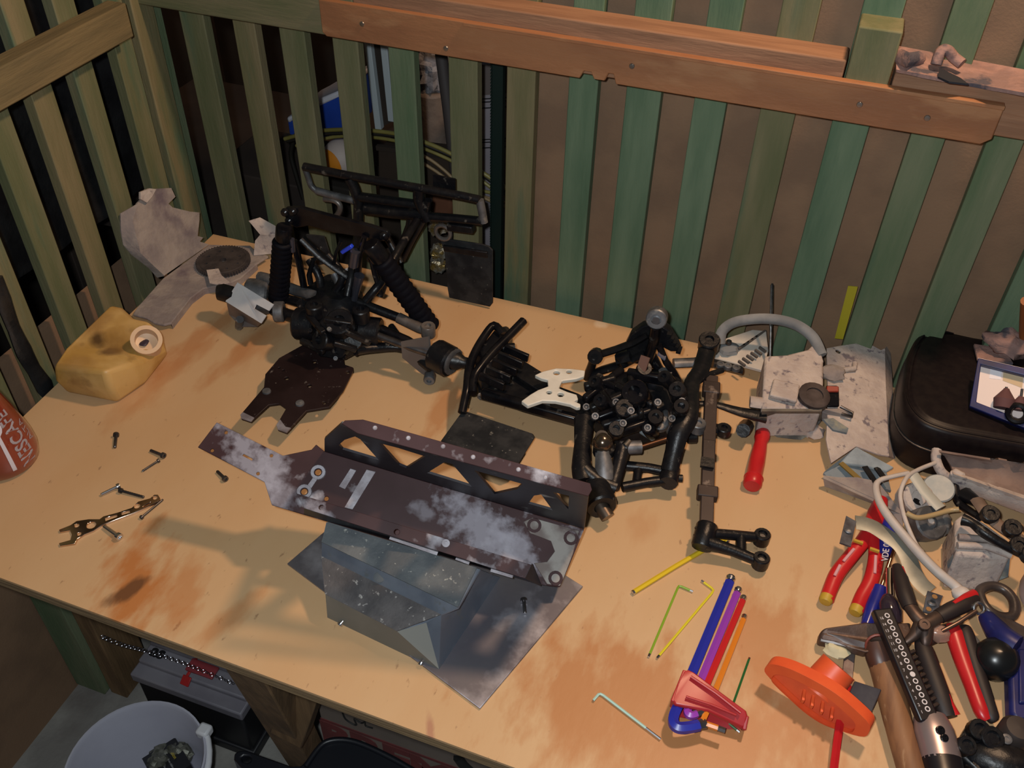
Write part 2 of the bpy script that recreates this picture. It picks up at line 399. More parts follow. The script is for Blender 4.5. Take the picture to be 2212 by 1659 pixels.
chb = [cb_(545, 1005, .115, .05, .8, (1.2, .5, -.6)), cb_(490, 925, .12, .02, .5, (1, 1)), cb_(590, 1010, .11, .025, .8, (.7, 1.2)), cb_(600, 1050, .105, .02, .5, (1, 1)), cb_(1040, 1150, .06, .05, .85, (1.3, .55, -.35)), cb_(1110, 1180, .05, .035, .8, (1.2, .5, -.35)), cb_(910, 1105, .075, .015, .5, (1.2, .6)), cb_(780, 915, .13, .03, .8, (1.6, .4, -.3)), cb_(1230, 1035, .09, .02, .7, (1.6, .5, -.3)), cb_(690, 1090, .12, .02, .8, (1.5, .5, -.3))]
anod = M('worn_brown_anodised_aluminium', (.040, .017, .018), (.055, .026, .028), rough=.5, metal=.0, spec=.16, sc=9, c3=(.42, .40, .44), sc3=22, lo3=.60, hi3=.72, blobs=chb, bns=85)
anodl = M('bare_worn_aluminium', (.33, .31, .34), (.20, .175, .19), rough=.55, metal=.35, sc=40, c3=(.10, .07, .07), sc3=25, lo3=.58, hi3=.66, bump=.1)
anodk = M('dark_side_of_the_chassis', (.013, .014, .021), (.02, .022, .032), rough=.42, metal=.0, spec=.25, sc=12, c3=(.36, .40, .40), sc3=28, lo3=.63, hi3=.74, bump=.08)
alu = M('swirl_highlight_aluminium', (.27, .26, .29), (.18, .17, .20), rough=.36, metal=.75, sc=11, r2=.5, c3=(.62, .62, .70), sc3=13, lo3=.52, hi3=.70, bump=.05, bsc=30)  # pale streaks put the swirl highlights of the brushed metal into the colour
alub = M('flash_lit_aluminium', (.86, .86, .88), (.78, .78, .82), rough=.4, metal=.25, sc=30)  # flash reflection on the hub plate put into a near-white base colour
steel = M('bright_steel', (.66, .66, .68), rough=.25, metal=1.)
steeld = M('dark_steel', (.10, .095, .10), (.16, .15, .15), rough=.38, metal=.9, sc=60)
chrome = M('coppery_chrome', (.62, .45, .33), (.75, .6, .5), rough=.12, metal=1., sc=40)
tankm = M('yellowed_translucent_plastic', (.46, .26, .065), (.60, .38, .14), rough=.42, sc=14, c3=(.16, .075, .025), sc3=20, lo3=.58, hi3=.76, sss=.35, bump=.05, blobs=[(*(P(x, y, .06) - P(235, 800)), r, c_, am, (1, 1)) for x, y, r, c_, am in ((208, 722, .018, (.06, .03, .015), .85), (238, 738, .016, (.10, .045, .02), .8), (190, 700, .03, (.30, .15, .05), .6), (260, 725, .03, (.24, .12, .03), .6), (150, 790, .03, (.28, .14, .04), .5))])
neckm = M('milky_plastic', (.70, .48, .30), rough=.4, sss=.3)
dkspot = M('dark_plug', (.03, .022, .04), rough=.5)

# ================================================================ coffee jar
jc = P(14, 996); jr = (P(90, 985) - P(14, 985)).length * .96
jar = thing('coffee_jar', 'tapered red-brown coffee jar with white lettering at the left end of the bench', 'jar', jc)
coffee = M('coffee_behind_glass', (.26, .04, .02), (.18, .028, .015), rough=.12, sc=8, coat=.6, spec=.6)
jprof = [(0, 0), (jr * .80, 0), (jr * .95, .006), (jr, .02), (jr * .97, .035), (jr * .86, .06), (jr * .72, .085), (jr * .60, .105), (jr * .54, .115), (jr * .54, .122)]
g = G(); g.lathe(jprof, jc, n=40); g.build('glass_body', coffee, jar, smooth=60)
g = G(); g.lathe([(jr * .60, .121), (jr * .64, .125), (jr * .64, .143), (jr * .58, .147), (0, .147)], jc, n=32); g.build('lid', M('maroon_lid', (.10, .02, .015), rough=.35), jar, bev=.001)
def jrad(z):
    for (r0, z0), (r1, z1) in zip(jprof[1:], jprof[2:]):
        if z0 <= z <= z1: return r0 + (r1 - r0) * (z - z0) / max(z1 - z0, 1e-6)
    return jr * .54
az0 = math.atan2(-jc.y, -jc.x) + .62
def jwarp(q, zc, ac, lift=.0006):
    z = zc + q.x; a = az0 + ac - q.y / .036; r = jrad(z) + lift
    return jc + V((math.cos(a) * r, math.sin(a) * r, z))
white_ink = M('white_ink', (.62, .56, .60), rough=.5)
lettering('brand_lettering', 'NESCAFÉ', .0195, None, (1, 0, 0), (0, 1, 0), white_ink, jar, bold=.0004, warp=lambda q: jwarp(V((q.x, q.y * 1.25, 0)), .052, 0))
lettering('small_lettering', 'ALTA', .012, None, (1, 0, 0), (0, 1, 0), white_ink, jar, warp=lambda q: jwarp(V((q.x * 1.1, q.y, 0)), .050, .46))
g = G(); g.grid([[jwarp(V((u, .018 + v * .002, 0)), .052, -.02, .0005) for v in range(-1, 2)] for u in [i * .004 - .036 for i in range(19)]], .0002); g.build('logo_stroke', white_ink, jar)
g = G(); rows = []
for i in range(9):
    u = (i - 4) / 4; hw = .020 * math.sqrt(max(0.02, 1 - u * u)); rows.append([jwarp(V((u * .015, .030 + hw * t, 0)), .078, 0, .0006) for t in (-1, -.5, 0, .5, 1)])
g.grid(rows, .0002); g.build('white_oval', white_ink, jar)

# ================================================================ yellow fuel tank
tk = thing('fuel_tank', 'stained yellow translucent plastic fuel tank at the left edge of the bench', 'fuel tank', P(235, 800))
top = [(113, 792, .05), (142, 748, .058), (238, 656, .058), (264, 661, .058), (290, 686, .055), (320, 690, .048), (342, 712, .038), (352, 750, .022), (300, 778, .045), (227, 800, .062)]
tp = PX(top); cen = sum(tp, V()) / len(tp)
lo = [V((L3(q, cen, .04).x, L3(q, cen, .04).y, T + .0005)) for q in tp]
md = [V((q.x, q.y, T + (q.z - T) * .55)) + (q - cen) * .05 for q in tp]
g = G(); g.loft([lo, md, tp]); g.build('body', tankm, tk, bev=.007, seg=4, smooth=60)
a = P(317, 742, .042); ax = V((.45, -.35, .8)).normalized()
g = G(); g.lathe([(.019, -.026), (.0185, .010), (.0205, .012), (.0205, .0165), (.0150, .0165), (.0145, .0), (.001, -.003)], a, ax, 28); g.build('filler_neck', neckm, tk, smooth=40)
g = G(); g.blob(a + ax * .001 + V((-.004, 0, 0)), (.006, .008, .002), 2, .2); g.build('neck_dark_blob', dkspot, tk)  # dark blob inside the mouth of the neck
n = (V((.75, -.65, 0))).normalized(); c = P(282, 799, .030) + n * .003; g = G(); g.lathe([(.0066, -.010), (.0066, .0014), (.005, .002), (0.0005, .001)], c, n, 16); g.build('plug', dkspot, tk)
for _k in ():
    pass

# ================================================================ muddy undertray and the gear that lies on it
tr = thing('muddy_guard', 'mud-caked grey plastic guard with an upright leaf leaning into the left corner', 'guard', P(400, 610))
A_ = P(352, 600, .012); B_ = P(452, 528, .012); Ct = P(340, 410, .125)
LP_ = plane3(A_, B_, Ct)
leaf = [(354, 596), (333, 577), (302, 547), (285, 478), (296, 440), (305, 430), (314, 409), (370, 406), (379, 425), (364, 440), (373, 448), (410, 457), (431, 459), (431, 475), (427, 510), (439, 513), (432, 522), (452, 528)]
nn = LP_[1] if LP_[1].dot(V((1, -1, 0))) > 0 else -LP_[1]
g = G(); g.prism([ON(LP_, *q) for q in leaf], -nn * .003); g.build('upright_leaf', mud, tr)
rim = [(354, 596), (333, 577), (302, 547), (285, 478), (296, 440), (270, 461), (271, 498), (277, 529), (294, 550), (333, 580), (350, 600)]
LP2 = (ON(LP_, 302, 547), (nn + V((-.9, -.2, .3))).normalized())
g = G(); g.prism([ON(LP_, *q) for q in rim[:5]] + [ON(LP_, *q) + nn * -.012 for q in rim[5:]], nn * .002); g.build('side_flange', mud, tr)
g = G(); g.prism([ON(LP_, *q) + nn * o for q, o in (((296, 415), .004), ((314, 407), .006), ((330, 409), .004), ((322, 425), .003), ((312, 438), .002), ((297, 430), .003))], nn * .004); g.build('mud_clod', mudlite, tr)
base = [(352, 601), (452, 528), (500, 530), (540, 530), (556, 545), (580, 553), (555, 569), (520, 600), (493, 612), (440, 622), (412, 643), (370, 697), (354, 701), (333, 697), (317, 687), (287, 679), (296, 664)]
g = G(); g.prism(PX(base, .012), (0, 0, -.004)); g.build('base_panel', mud, tr, bev=.001)
g = G(); g.loft([[q + V((0, 0, -.0035)) for q in PX(base, .012)][6:12] + [q + V((-.02, .015, -.0035)) for q in PX(base, .012)][6:12][::-1], [V((q.x, q.y, T + .0003)) for q in (PX(base, .012)[6:12] + [q + V((-.02, .015, 0)) for q in PX(base, .012)[6:12][::-1]])]]); g.build('lower_flange', mud, tr)
tab = [(548, 552, .013), (588, 548, .013), (599, 508, .045), (595, 492, .055), (557, 471, .07), (537, 477, .068), (562, 507, .045), (551, 520, .032)]
g = G(); g.prism(PX(tab), (.002, .003, 0)); g.build('side_tab', mudlite, tr)
# gear
gc = P(483, 568, .0135); gr = (P(541, 568, .0135) - P(483, 568, .0135)).length
gear = thing('spur_gear', 'large round dark spur gear lying on the mud-caked guard', 'gear', gc)
gm = M('grimy_gear', (.035, .028, .028), (.06, .048, .045), rough=.6, sc=60, bump=.2)
nT = 56; ol = []
for i in range(nT):
    for r, o in ((gr * .955, -.3), (gr, -.12), (gr, .12), (gr * .955, .3)):
        t = 2 * math.pi * (i + o) / nT; ol.append(gc + V((math.cos(t) * r, math.sin(t) * r, 0)))
holes = [circ(gc, gr * .13, 14)] + [circ(gc + V((math.cos(t), math.sin(t), 0)) * gr * .62, gr * .055, 8) for t in [k * math.pi / 4 for k in range(8)]]
g = G(); g.prism(ol, (0, 0, .006), holes); g.build('toothed_disc', gm, gear)
g = G(); g.torus(gc + V((0, 0, .006)), gr * .86, .0008, n=40, k=6); g.build('rim_step', gm, gear)
cl = [(446, 583), (472, 580), (479, 595), (496, 609), (475, 615), (453, 611)]
g = G(); g.prism(PX(cl, .0215), (0, 0, -.0015)); tag(g.build('gear_clip', mudlite, tr), 'pale tab reaching over the gear')

# ================================================================ chassis
CP = plane3(P(430, 966, .125), P(1190, 1262, .028), P(1262, 1142, .058))
cn = CP[1]
ch = thing('chassis', 'long worn brown aluminium model car chassis with a truss side wall', 'chassis', P(860, 1100, .0))
def C(x, y, o=0.): return ON((CP[0] + cn * o, cn), x, y)
out = [(468, 912), (427, 966), (571, 1041), (587, 1091), (1164, 1262), (1190, 1266), (1210, 1268), (1221, 1243), (1240, 1197), (1262, 1143), (701, 975), (683, 960), (673, 971), (611, 984)]
hl = [(687, 1020, 7), (657, 1062, 7), (705, 1077, 5), (488, 934, 4), (458, 973, 4), (586, 984, 4), (557, 1023, 4), (1154, 1135, 7), (1233, 1162, 6), (1200, 1249, 6)]
hp = []
for x, y, r in hl:
    c = C(x, y); rr = (C(x + r, y) - c).length; hp.append(circ(c, rr, 10, cn))
hp.append([C(*q) for q in ((526, 980), (546, 991), (544, 995), (523, 984))])
g = G(); g.prism([C(*q) for q in out], -cn * .003, hp); g.build('floor_plate', anod, ch, bev=.0006)
# far side wall with truss cut-outs
F1 = C(701, 975); F2 = C(1262, 1143)
wn = (F2 - F1).normalized().cross(cn).normalized()
if wn.y > 0: wn = -wn
WP = (F1, wn)
def Wc(x, y): return ON(WP, x, y)
def c4(x, y): return (680 + x / 3.568, 880 + y / 3.568)
wo = [(701, 976), (701, 948), (738, 915), (772, 934), (1271, 1072), (1262, 1143)]
cut = [[(185, 290), (230, 250), (310, 224), (350, 245), (495, 408), (215, 325)], [(495, 275), (640, 312), (850, 378), (705, 468), (650, 445)], [(865, 505), (1000, 422), (1060, 437), (1212, 613)],
       [(1230, 485), (1600, 590), (1560, 630), (1385, 668)], [(1690, 680), (1745, 672), (1835, 795), (1645, 742)], [(1835, 652), (1960, 682), (1953, 785)]]
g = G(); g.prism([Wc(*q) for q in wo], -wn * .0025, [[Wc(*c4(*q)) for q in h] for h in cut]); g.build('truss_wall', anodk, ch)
lh = Wc(1271, 1072); hh = (lh - CP[0]).dot(cn)
lip = [(738, 915), (745, 908), (784, 906), (1275, 1044), (1279, 1058), (1271, 1072), (772, 936)]
lho = [circ(C(x, y, hh), .0028, 8, cn) for x, y in ((810, 924), (882, 946), (1022, 987), (1120, 1014), (1178, 1031), (957, 964))]
g = G(); g.prism([C(x, y, hh + .002) for x, y in lip], -cn * .0025); g.build('top_lip', anod, ch, bev=.0004)
for (x, y) in ((810, 924), (882, 946), (957, 964), (1022, 987), (1120, 1014), (1178, 1031)):
    c = C(x, y, hh + .002); g = G(); g.lathe([(.0006, .0002), (.0016, .0004), (.0022, .0)], c, cn, 10); g.build('rivet', anodl, ch)
# near wall and lip
hn = .030
nl = [(641, 1066), (1148, 1220), (1134, 1250), (657, 1098)]
lipn = [C(x, y, hn) for x, y in nl]
g = G(); g.prism(lipn, -cn * .0025, [circ(C(x, y, hn), .003, 8, cn) for x, y in ((694, 1096), (857, 1149))]); g.build('near_lip', anod, ch, bev=.0004)
e0 = C(600, 1094); e1 = C(1164, 1262)
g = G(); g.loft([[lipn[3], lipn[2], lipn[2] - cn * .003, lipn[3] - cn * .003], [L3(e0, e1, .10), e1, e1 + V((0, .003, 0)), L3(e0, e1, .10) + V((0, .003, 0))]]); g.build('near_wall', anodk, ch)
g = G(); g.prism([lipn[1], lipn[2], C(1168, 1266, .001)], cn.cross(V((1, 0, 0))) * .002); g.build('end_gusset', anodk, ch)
for (a, b) in (((842, 1161), (945, 1196)), ((985, 1205), (1014, 1216)), ((1060, 1231), (1108, 1245))):
    g = G(); q0 = C(a[0], a[1], hn * .62); q1 = C(b[0], b[1], hn * .62); g.bar(q0, q1, .004, .002, up=cn); g.build('wall_slot', anodl, ch)
# pads, bosses and worn areas that stand proud of the plate
def pad(nm, pts, t, mt, bev=.0004):
    g = G(); g.prism([C(x, y, t) for x, y in pts], -cn * (t + .0002)); return g.build(nm, mt, ch, bev=bev)
pad('mounting_strip', [c4(400, 478), (c4(470, 495)), c4(290, 788), c4(228, 772)], .0016, anodl)
pad('mounting_strip', [c4(275, 470), c4(320, 485), c4(232, 632), c4(185, 610)], .0016, anodl)
pad('mounting_strip', [(680, 1026), (689, 1030), (670, 1058), (660, 1054)], .0012, anodl)
pad('rear_pad', [c4(*q) for q in ((1610, 880), (1680, 850), (2040, 950), (1990, 1130), (1925, 1300), (1890, 1375), (1790, 1360), (1690, 1200), (1790, 1190), (1850, 1110), (1820, 1030), (1660, 970))], .0016, M('worn_pad', (.26, .24, .22), (.14, .11, .10), rough=.6, metal=.3, sc=35, c3=(.07, .045, .045), sc3=22, lo3=.55, hi3=.62))
for (x, y) in ((687, 1020), (657, 1062), (1154, 1135), (1233, 1162), (1200, 1249)):
    c = C(x, y, .0012); g = G(); rr = .0085; g.lathe([(rr * .55, -.001), (rr, -.001), (rr * .92, .0008), (rr * .55, .0008)], c, cn, 16, caps=False); g.build('hole_boss', anodl if x < 800 else anod, ch)
g = G(); g.lathe([(.0042, 0), (.0042, .003), (.002, .003), (.002, .001)], C(963, 1174, hn), cn, 14); g.build('washer', anodl, ch)

# ================================================================ aluminium sheet, heat shield cover
sh = thing('aluminium_sheet', 'large square scratched aluminium sheet lying under the heat shield', 'metal sheet', P(940, 1280))
lf, bt_, rt = P(621, 1221), P(1037, 1534), P(1259, 1270)
tpc = lf + rt - bt_
g = G(); g.prism([q + V((0, 0, .0006)) for q in (lf, bt_, rt, tpc)], (0, 0, .0026)); g.build('sheet', alu, sh, bev=.0006)
cv = thing('heat_shield', 'bent aluminium heat shield with speckled dark pads, lying on the square sheet', 'heat shield', P(860, 1290, .003))
foil = M('speckled_dark_pad', (.055, .05, .052), (.10, .09, .09), rough=.7, sc=30, c3=(.36, .34, .32), sc3=170, lo3=.62, hi3=.70, bump=.2, bsc=200)
foil2 = M('blue_grey_speckled_pad', (.075, .085, .095), (.13, .14, .145), rough=.7, sc=22, c3=(.36, .36, .33), sc3=150, lo3=.64, hi3=.72, bump=.2, bsc=200)
alu2 = M('folded_aluminium', (.20, .225, .27), (.14, .16, .20), rough=.5, metal=.5, sc=18, c3=(.16, .17, .18), sc3=60, lo3=.6, hi3=.68)
U0, U1, U2, U3 = P(705, 1128, .072), P(1037, 1230, .066), P(989, 1313, .056), P(695, 1172, .066)
S2, S3 = P(953, 1328, .045), P(695, 1202, .053)
D2, D3 = P(858, 1364, .033), P(703, 1284, .035)
E2 = P(921, 1345, .033)
def slab(nm, pts, t, mt, par, off=0.):
    nrm = (pts[1] - pts[0]).cross(pts[2] - pts[0]).normalized()
    if nrm.z < 0: nrm = -nrm
    g = G(); g.prism([q + nrm * off for q in pts], -nrm * t); return g.build(nm, mt, par)
slab('top_panel', [U0, U1, U2, U3], .0016, alu2, cv)
slab('fold_strip', [U3, U2, S2, S3], .0016, alu2, cv)
slab('lower_panel', [S3, S2, E2, D2, D3], .0016, alu2, cv)
F_a, F_b, F_c = P(707, 1333, .001), P(864, 1408, .001), P(948, 1445, .0035)
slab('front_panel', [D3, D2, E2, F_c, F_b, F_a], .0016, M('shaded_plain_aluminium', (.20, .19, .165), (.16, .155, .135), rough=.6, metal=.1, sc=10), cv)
slab('side_panel', [E2, S2, F_c], .0016, alu2, cv); slab('side_panel', [S2, U2, U1, P(1079, 1246, .004), F_c], .0016, alu2, cv)
slab('heat_pad', [L3(U0, U1, .01), L3(U0, U1, .98), U2, U3], .0015, foil2, cv, .002)
slab('heat_pad', [S3, S2, D2, D3], .0015, foil, cv, .002)
c = L3(U3, U2, .46) * .5 + L3(S3, S2, .46) * .5; g = G(); g.lathe([(.006, 0), (.006, .001), (.0045, .0015)], c, cn, 14); g.build('rivet', foil2, cv)

# ================================================================ bolts lying about
def bolt(label, head, tip, r, mt, h=0., hh=0., headr=1.75, headlen=1.7, grp='loose bolts on the bench', up=0):
    r0 = r * headr
    a = P(head[0], head[1], h + r0); b = P(tip[0], tip[1], (h + r * 1.05) if not up else up); d = (b - a).normalized()
    t = thing('bolt', label, 'bolt', V(((a.x + b.x) / 2, (a.y + b.y) / 2, T + h)), grp)
    g = G(); g.lathe([(r0 * .45, r0 * .5), (r0 * .5, -.0), (r0 * .95, 0), (r0, r * .2), (r0, r * headlen), (r * .9, r * headlen)], a, d, 14); g.build('head', mt, t)
    ln = (b - a).length; n = max(6, int(ln / .0016)); pr = [(r * .9, r * headlen)]
    for i in range(n):
        z = r * headlen + (ln - r * headlen) * (i + .5) / n; pr.append((r * (1.0 if i % 2 else .88), z))
    pr.append((r * .7, ln)); g = G(); g.lathe(pr, a, d, 10); g.build('shank', mt, t)
    return t
bolt('short dark bolt below the yellow fuel tank, standing apart from the others', (251, 937), (248, 967), .0022, steeld)
bolt('thick dark bolt touching a thinner bolt head to head', (355, 985), (325, 973), .0022, steeld)
bolt('thin dark stepped bolt touching a thicker bolt head to head', (344, 994), (307, 1018), .0015, steeld)
bolt('dark bolt beside the tongue of the brown chassis', (488, 1036), (469, 1018), .0022, steeld)
bolt('silver bolt with a black tip touching a long dark bolt', (259, 1049), (218, 1069), .0022, steel)
bolt('long dark bolt reaching from the silver bolt to the chrome tool', (258, 1059), (311, 1074), .0019, steeld)
bolt('long dark bolt lying against the ring end of the chrome tool', (304, 1119), (352, 1079), .0015, steeld)
bolt('short silver bolt under the middle of the chrome tool', (259, 1161), (225, 1137), .0026, steel)
bolt('black bolt lying on the bare corner of the aluminium sheet', (1131, 1293), (1134, 1325), .0021, steeld, h=.0035)
bolt('small bright bolt at the left foot of the heat shield', (733, 1351), (743, 1339), .0018, steel, up=.006)
bolt('small bright bolt at the right foot of the heat shield', (908, 1437), (914, 1424), .0018, steel, up=.006)

# ================================================================ chrome multi tool
wr = thing('flat_wrench', 'coppery chrome flat multi-wrench with a forked end among loose bolts', 'wrench', P(235, 1125))
wo = [(127, 1144), (152, 1134), (165, 1125), (192, 1121), (215, 1121), (223, 1115), (253, 1107), (286, 1096), (299, 1083), (324, 1076), (333, 1068), (341, 1068), (346, 1076), (342, 1083), (326, 1091), (304, 1101), (286, 1109), (251, 1122), (220, 1134), (202, 1146), (182, 1154), (167, 1164), (162, 1174), (129, 1179), (127, 1173), (152, 1166), (155, 1155), (151, 1145), (129, 1149)]
def pc(x, y, r, h=.003): c = P(x, y, h); return circ(c, (P(x + r, y, h) - c).length, 12)
whl = [pc(197, 1134, 10), pc(166, 1135, 5), pc(171, 1153, 4.5), PX([(226, 1119), (252, 1111), (253, 1116), (228, 1125)], .003), PX([(262, 1107), (279, 1102), (281, 1107), (263, 1112)], .003), pc(296, 1093, 6.5), PX([(308, 1094), (326, 1084), (327, 1087), (310, 1096)], .003), pc(335, 1075, 5)]
g = G(); g.prism(PX(wo, .003), (0, 0, -.0028), whl); g.build('wrench_plate', chrome, wr, bev=.0005)

# ================================================================ rear suspension unit (upper left)
def vplane(a, b):                                  # upright plane through two points
    d = (b - a); n = V((d.y, -d.x, 0)).normalized()
    if n.y > 0: n = -n
    return (a, n)
def tb_(par, nm, pts, r, mt, n=8, k=0, flat=1.):
    q = [p if isinstance(p, V) else P(*p) for p in pts]
    if k: q = smoothpath(q, k)
    g = G(); g.tube(q, r, n, flat=flat); return g.build(nm, mt, par, smooth=50)
def cap(par, nm, c, r, ln, ax, mt, n=14, hole=.45):
    c = c if isinstance(c, V) else P(*c); ax = V(ax).normalized(); g = G()
    g.lathe([(r * hole, ln * .3), (r * hole, ln * .5), (r * .9, ln * .5), (r, ln * .42), (r, -ln * .42), (r * .9, -ln * .5), (0, -ln * .5)], c, ax, n); return g.build(nm, mt, par)
ru = thing('rear_suspension', 'black rear suspension unit with tall shock tower and bumper rack against the corner', 'suspension', P(730, 760))
metg = M('dusty_grey_metal', (.20, .20, .21), (.11, .11, .115), rough=.5, metal=.6, sc=50, c3=(.34, .32, .29), sc3=60, lo3=.6, hi3=.7)
bell = M('matt_black_bellows', (.004, .004, .007), rough=.6, spec=.12)
# forked skid plate
sk = [(603, 773), (573, 808), (570, 836), (519, 896), (521, 903), (542, 910), (581, 874), (603, 871), (618, 882), (597, 918), (600, 927), (619, 934), (662, 887), (711, 879), (741, 844), (763, 800), (762, 793), (744, 787), (741, 765), (700, 720), (657, 743)]
hs = [pc(679, 781, 5, .024), pc(619, 817, 5, .024), pc(668, 833, 5, .024), pc(700, 870, 4.5, .024), pc(751, 804, 4.5, .024), pc(603, 795, 3, .024), pc(612, 800, 3, .024), pc(640, 770, 3, .024)]
g = G(); g.prism(PX(sk, .024), (0, 0, -.0035), hs)
skp = g.build('skid_plate', M('dark_plum_skid_plate', (.014, .007, .007), (.022, .012, .012), rough=.45, spec=.25, sc=14, c3=(.12, .10, .09), sc3=120, lo3=.66, hi3=.72), ru, bev=.0006)
for pts in ([(524, 890), (519, 896), (521, 903), (542, 910), (549, 902)], [(605, 906), (597, 918), (600, 927), (619, 934), (628, 924), (617, 922)]):
    g = G(); g.prism(PX(pts, .0255), (0, 0, -.0015)); g.build('worn_tip', anodl, skp)
for x, y in ((576, 846), (648, 872)):
    g = G(); g.lathe([(.001, .003), (.0055, .002), (.006, 0)], P(x, y, .024), (0, 0, 1), 14); g.build('bolt_head', metg, skp)
# gearbox
foot = [(648, 690), (658, 735), (690, 772), (745, 780), (796, 752), (800, 705), (765, 668), (700, 660)]
f0 = PX(foot, .026); cc = sum(f0, V()) / len(f0)
l1 = [L3(q, cc, .05) + V((0, 0, .03)) for q in f0]; l2 = [L3(q, cc, .22) + V((0, .01, .055)) for q in f0]; l3_ = [L3(q, cc, .5) + V((0, .015, .07)) for q in f0]
g = G(); g.loft([f0, l1, l2, l3_]); gbx = g.build('gearbox', blackp, ru, bev=.003)
for i, (x, y, h, r, l, ax) in enumerate(((660, 700, .06, .022, .03, (1, .2, 0)), (800, 715, .055, .020, .03, (1, .2, 0)), (735, 700, .085, .019, .02, (.1, -.5, 1)), (700, 735, .065, .014, .02, (-.3, -.8, .6)), (765, 735, .055, .013, .02, (.3, -.8, .6)), (735, 755, .045, .011, .016, (0, -1, .4)), (680, 670, .09, .012, .02, (0, 0, 1)), (780, 680, .085, .012, .02, (0, 0, 1)))):
    cap(gbx, 'bearing_boss', (x, y, h), r, l, ax, blackp)
for i, (x, y, h) in enumerate(((670, 715, .075), (712, 712, .09), (755, 705, .09), (785, 735, .065), (690, 755, .05), (725, 775, .04), (745, 770, .04), (650, 690, .07), (770, 765, .045))):
    g = G(); g.lathe([(.0012, .0015), (.0016, .003), (.003, .003), (.0034, 0)], P(x, y, h), (random.uniform(-.4, .4), -.5, .8), 8); g.build('bolt_head', metg if i % 2 else blackg, gbx)
for i, (a, b) in enumerate((((650, 735, .06), (700, 760, .055)), ((700, 690, .095), (760, 700, .09)), ((665, 680, .085), (700, 720, .08)), ((745, 715, .085), (800, 740, .06)), ((720, 740, .07), (770, 755, .055)))):
    g = G(); g.bar(P(*a), P(*b), .008, .008); g.build('casting_rib', blackp, gbx, bev=.0015)
# shock tower
RTp = vplane(P(640, 712), P(880, 772))
def RT(x, y, o=0.): return ON(RTp, x, y) + RTp[1] * o
tw = [(612, 462), (616, 450), (630, 448), (650, 449), (720, 468), (800, 488), (836, 500), (842, 512), (836, 522), (815, 520), (790, 514), (720, 503), (668, 488), (640, 492), (622, 482)]
g = G(); g.prism([RT(*q) for q in tw], -RTp[1] * .006); stw = g.build('shock_tower', blackg, ru, bev=.001)
def c6(x, y): return (580 + x / 6.143, 430 + y / 6.143)
for nm, pts, wd_, mt in (('tower_leg', [(340, 560), (420, 900), (490, 1260)], .011, blackg), ('tower_leg', [(440, 520), (700, 770), (960, 960), (1080, 1040)], .012, blackp), ('tower_leg', [(600, 800), (540, 1000), (560, 1120)], .009, blackp),
                         ('tower_leg', [(1290, 480), (1200, 760), (1180, 1000), (1150, 1280)], .013, blackg), ('tower_leg', [(1330, 620), (1420, 1000), (1500, 1240)], .010, blackp), ('tower_leg', [(960, 560), (900, 700), (870, 860)], .006, blackp)):
    q = [RT(*c6(*p)) for p in pts]; g = G()
    g.tube(q, wd_ * .55, 8, flat=.7); g.build(nm, mt, ru, smooth=50)
tb_(ru, 'shock_rod', [RT(*c6(1250, 960), .01), RT(*c6(1190, 1270), .012)], [.0075, .0045], M('grey_rod', (.10, .10, .13), rough=.3, metal=.7))
tb_(ru, 'shock_rod', [RT(*c6(360, 480), .01), RT(*c6(370, 640), .01)], .004, MATS['grey_rod'])
tb_(ru, 'shock_rod', [RT(*c6(1200, 640), .01), RT(*c6(1170, 830), .01)], .007, MATS['grey_rod'])
g = G(); g.bar(RT(745, 538, .008), RT(767, 524, .008), .006, .005); g.build('blue_fitting', M('bright_blue_plastic', (.02, .06, .65), rough=.35), ru, bev=.001)
for x, y in ((617, 458), (634, 456), (830, 508), (626, 476)):
    g = G(); g.lathe([(.0025, .006), (.0035, .006), (.0055, .004), (.006, 0)], RT(x, y), RTp[1], 12); g.build('tower_bolt', blackg, stw)
for (a, b, c) in (((700, 560), (740, 600), (715, 640)), ((740, 590), (765, 620), (755, 650)), ((660, 570), (690, 600), (700, 650)), ((715, 600), (735, 625), (728, 640))):
    tb_(ru, 'linkage', [RT(*a, -.01), RT(*b, .0), RT(*c, .01)], .006, metg if a[0] in (740, 715) else blackp, k=4)
# shocks in bellows
def bellows(a, b, r, n=13):
    a = V(a); b = V(b); ln = (b - a).length; pr = [(r * .5, 0)]
    for i in range(n):
        pr += [(r * .9, ln * (i + .15) / n), (r, ln * (i + .5) / n), (r * .9, ln * (i + .85) / n)]
    pr.append((r * .5, ln)); g = G(); g.lathe(pr, a, b - a, 18); return g.build('shock_bellows', bell, ru, smooth=70)
s0 = RT(622, 500, .012); s1 = P(600, 660, .05); bellows(L3(s0, s1, .06), L3(s0, s1, .92), .0145)
cap(ru, 'shock_cap', L3(s0, s1, -.03), .011, .024, s1 - s0, blackg)
s0 = RT(822, 535, .012); s1 = P(933, 712, .05); bellows(L3(s0, s1, .08), L3(s0, s1, .98), .0155)
cap(ru, 'shock_cap', L3(s0, s1, 0), .0125, .030, s1 - s0, blackg)
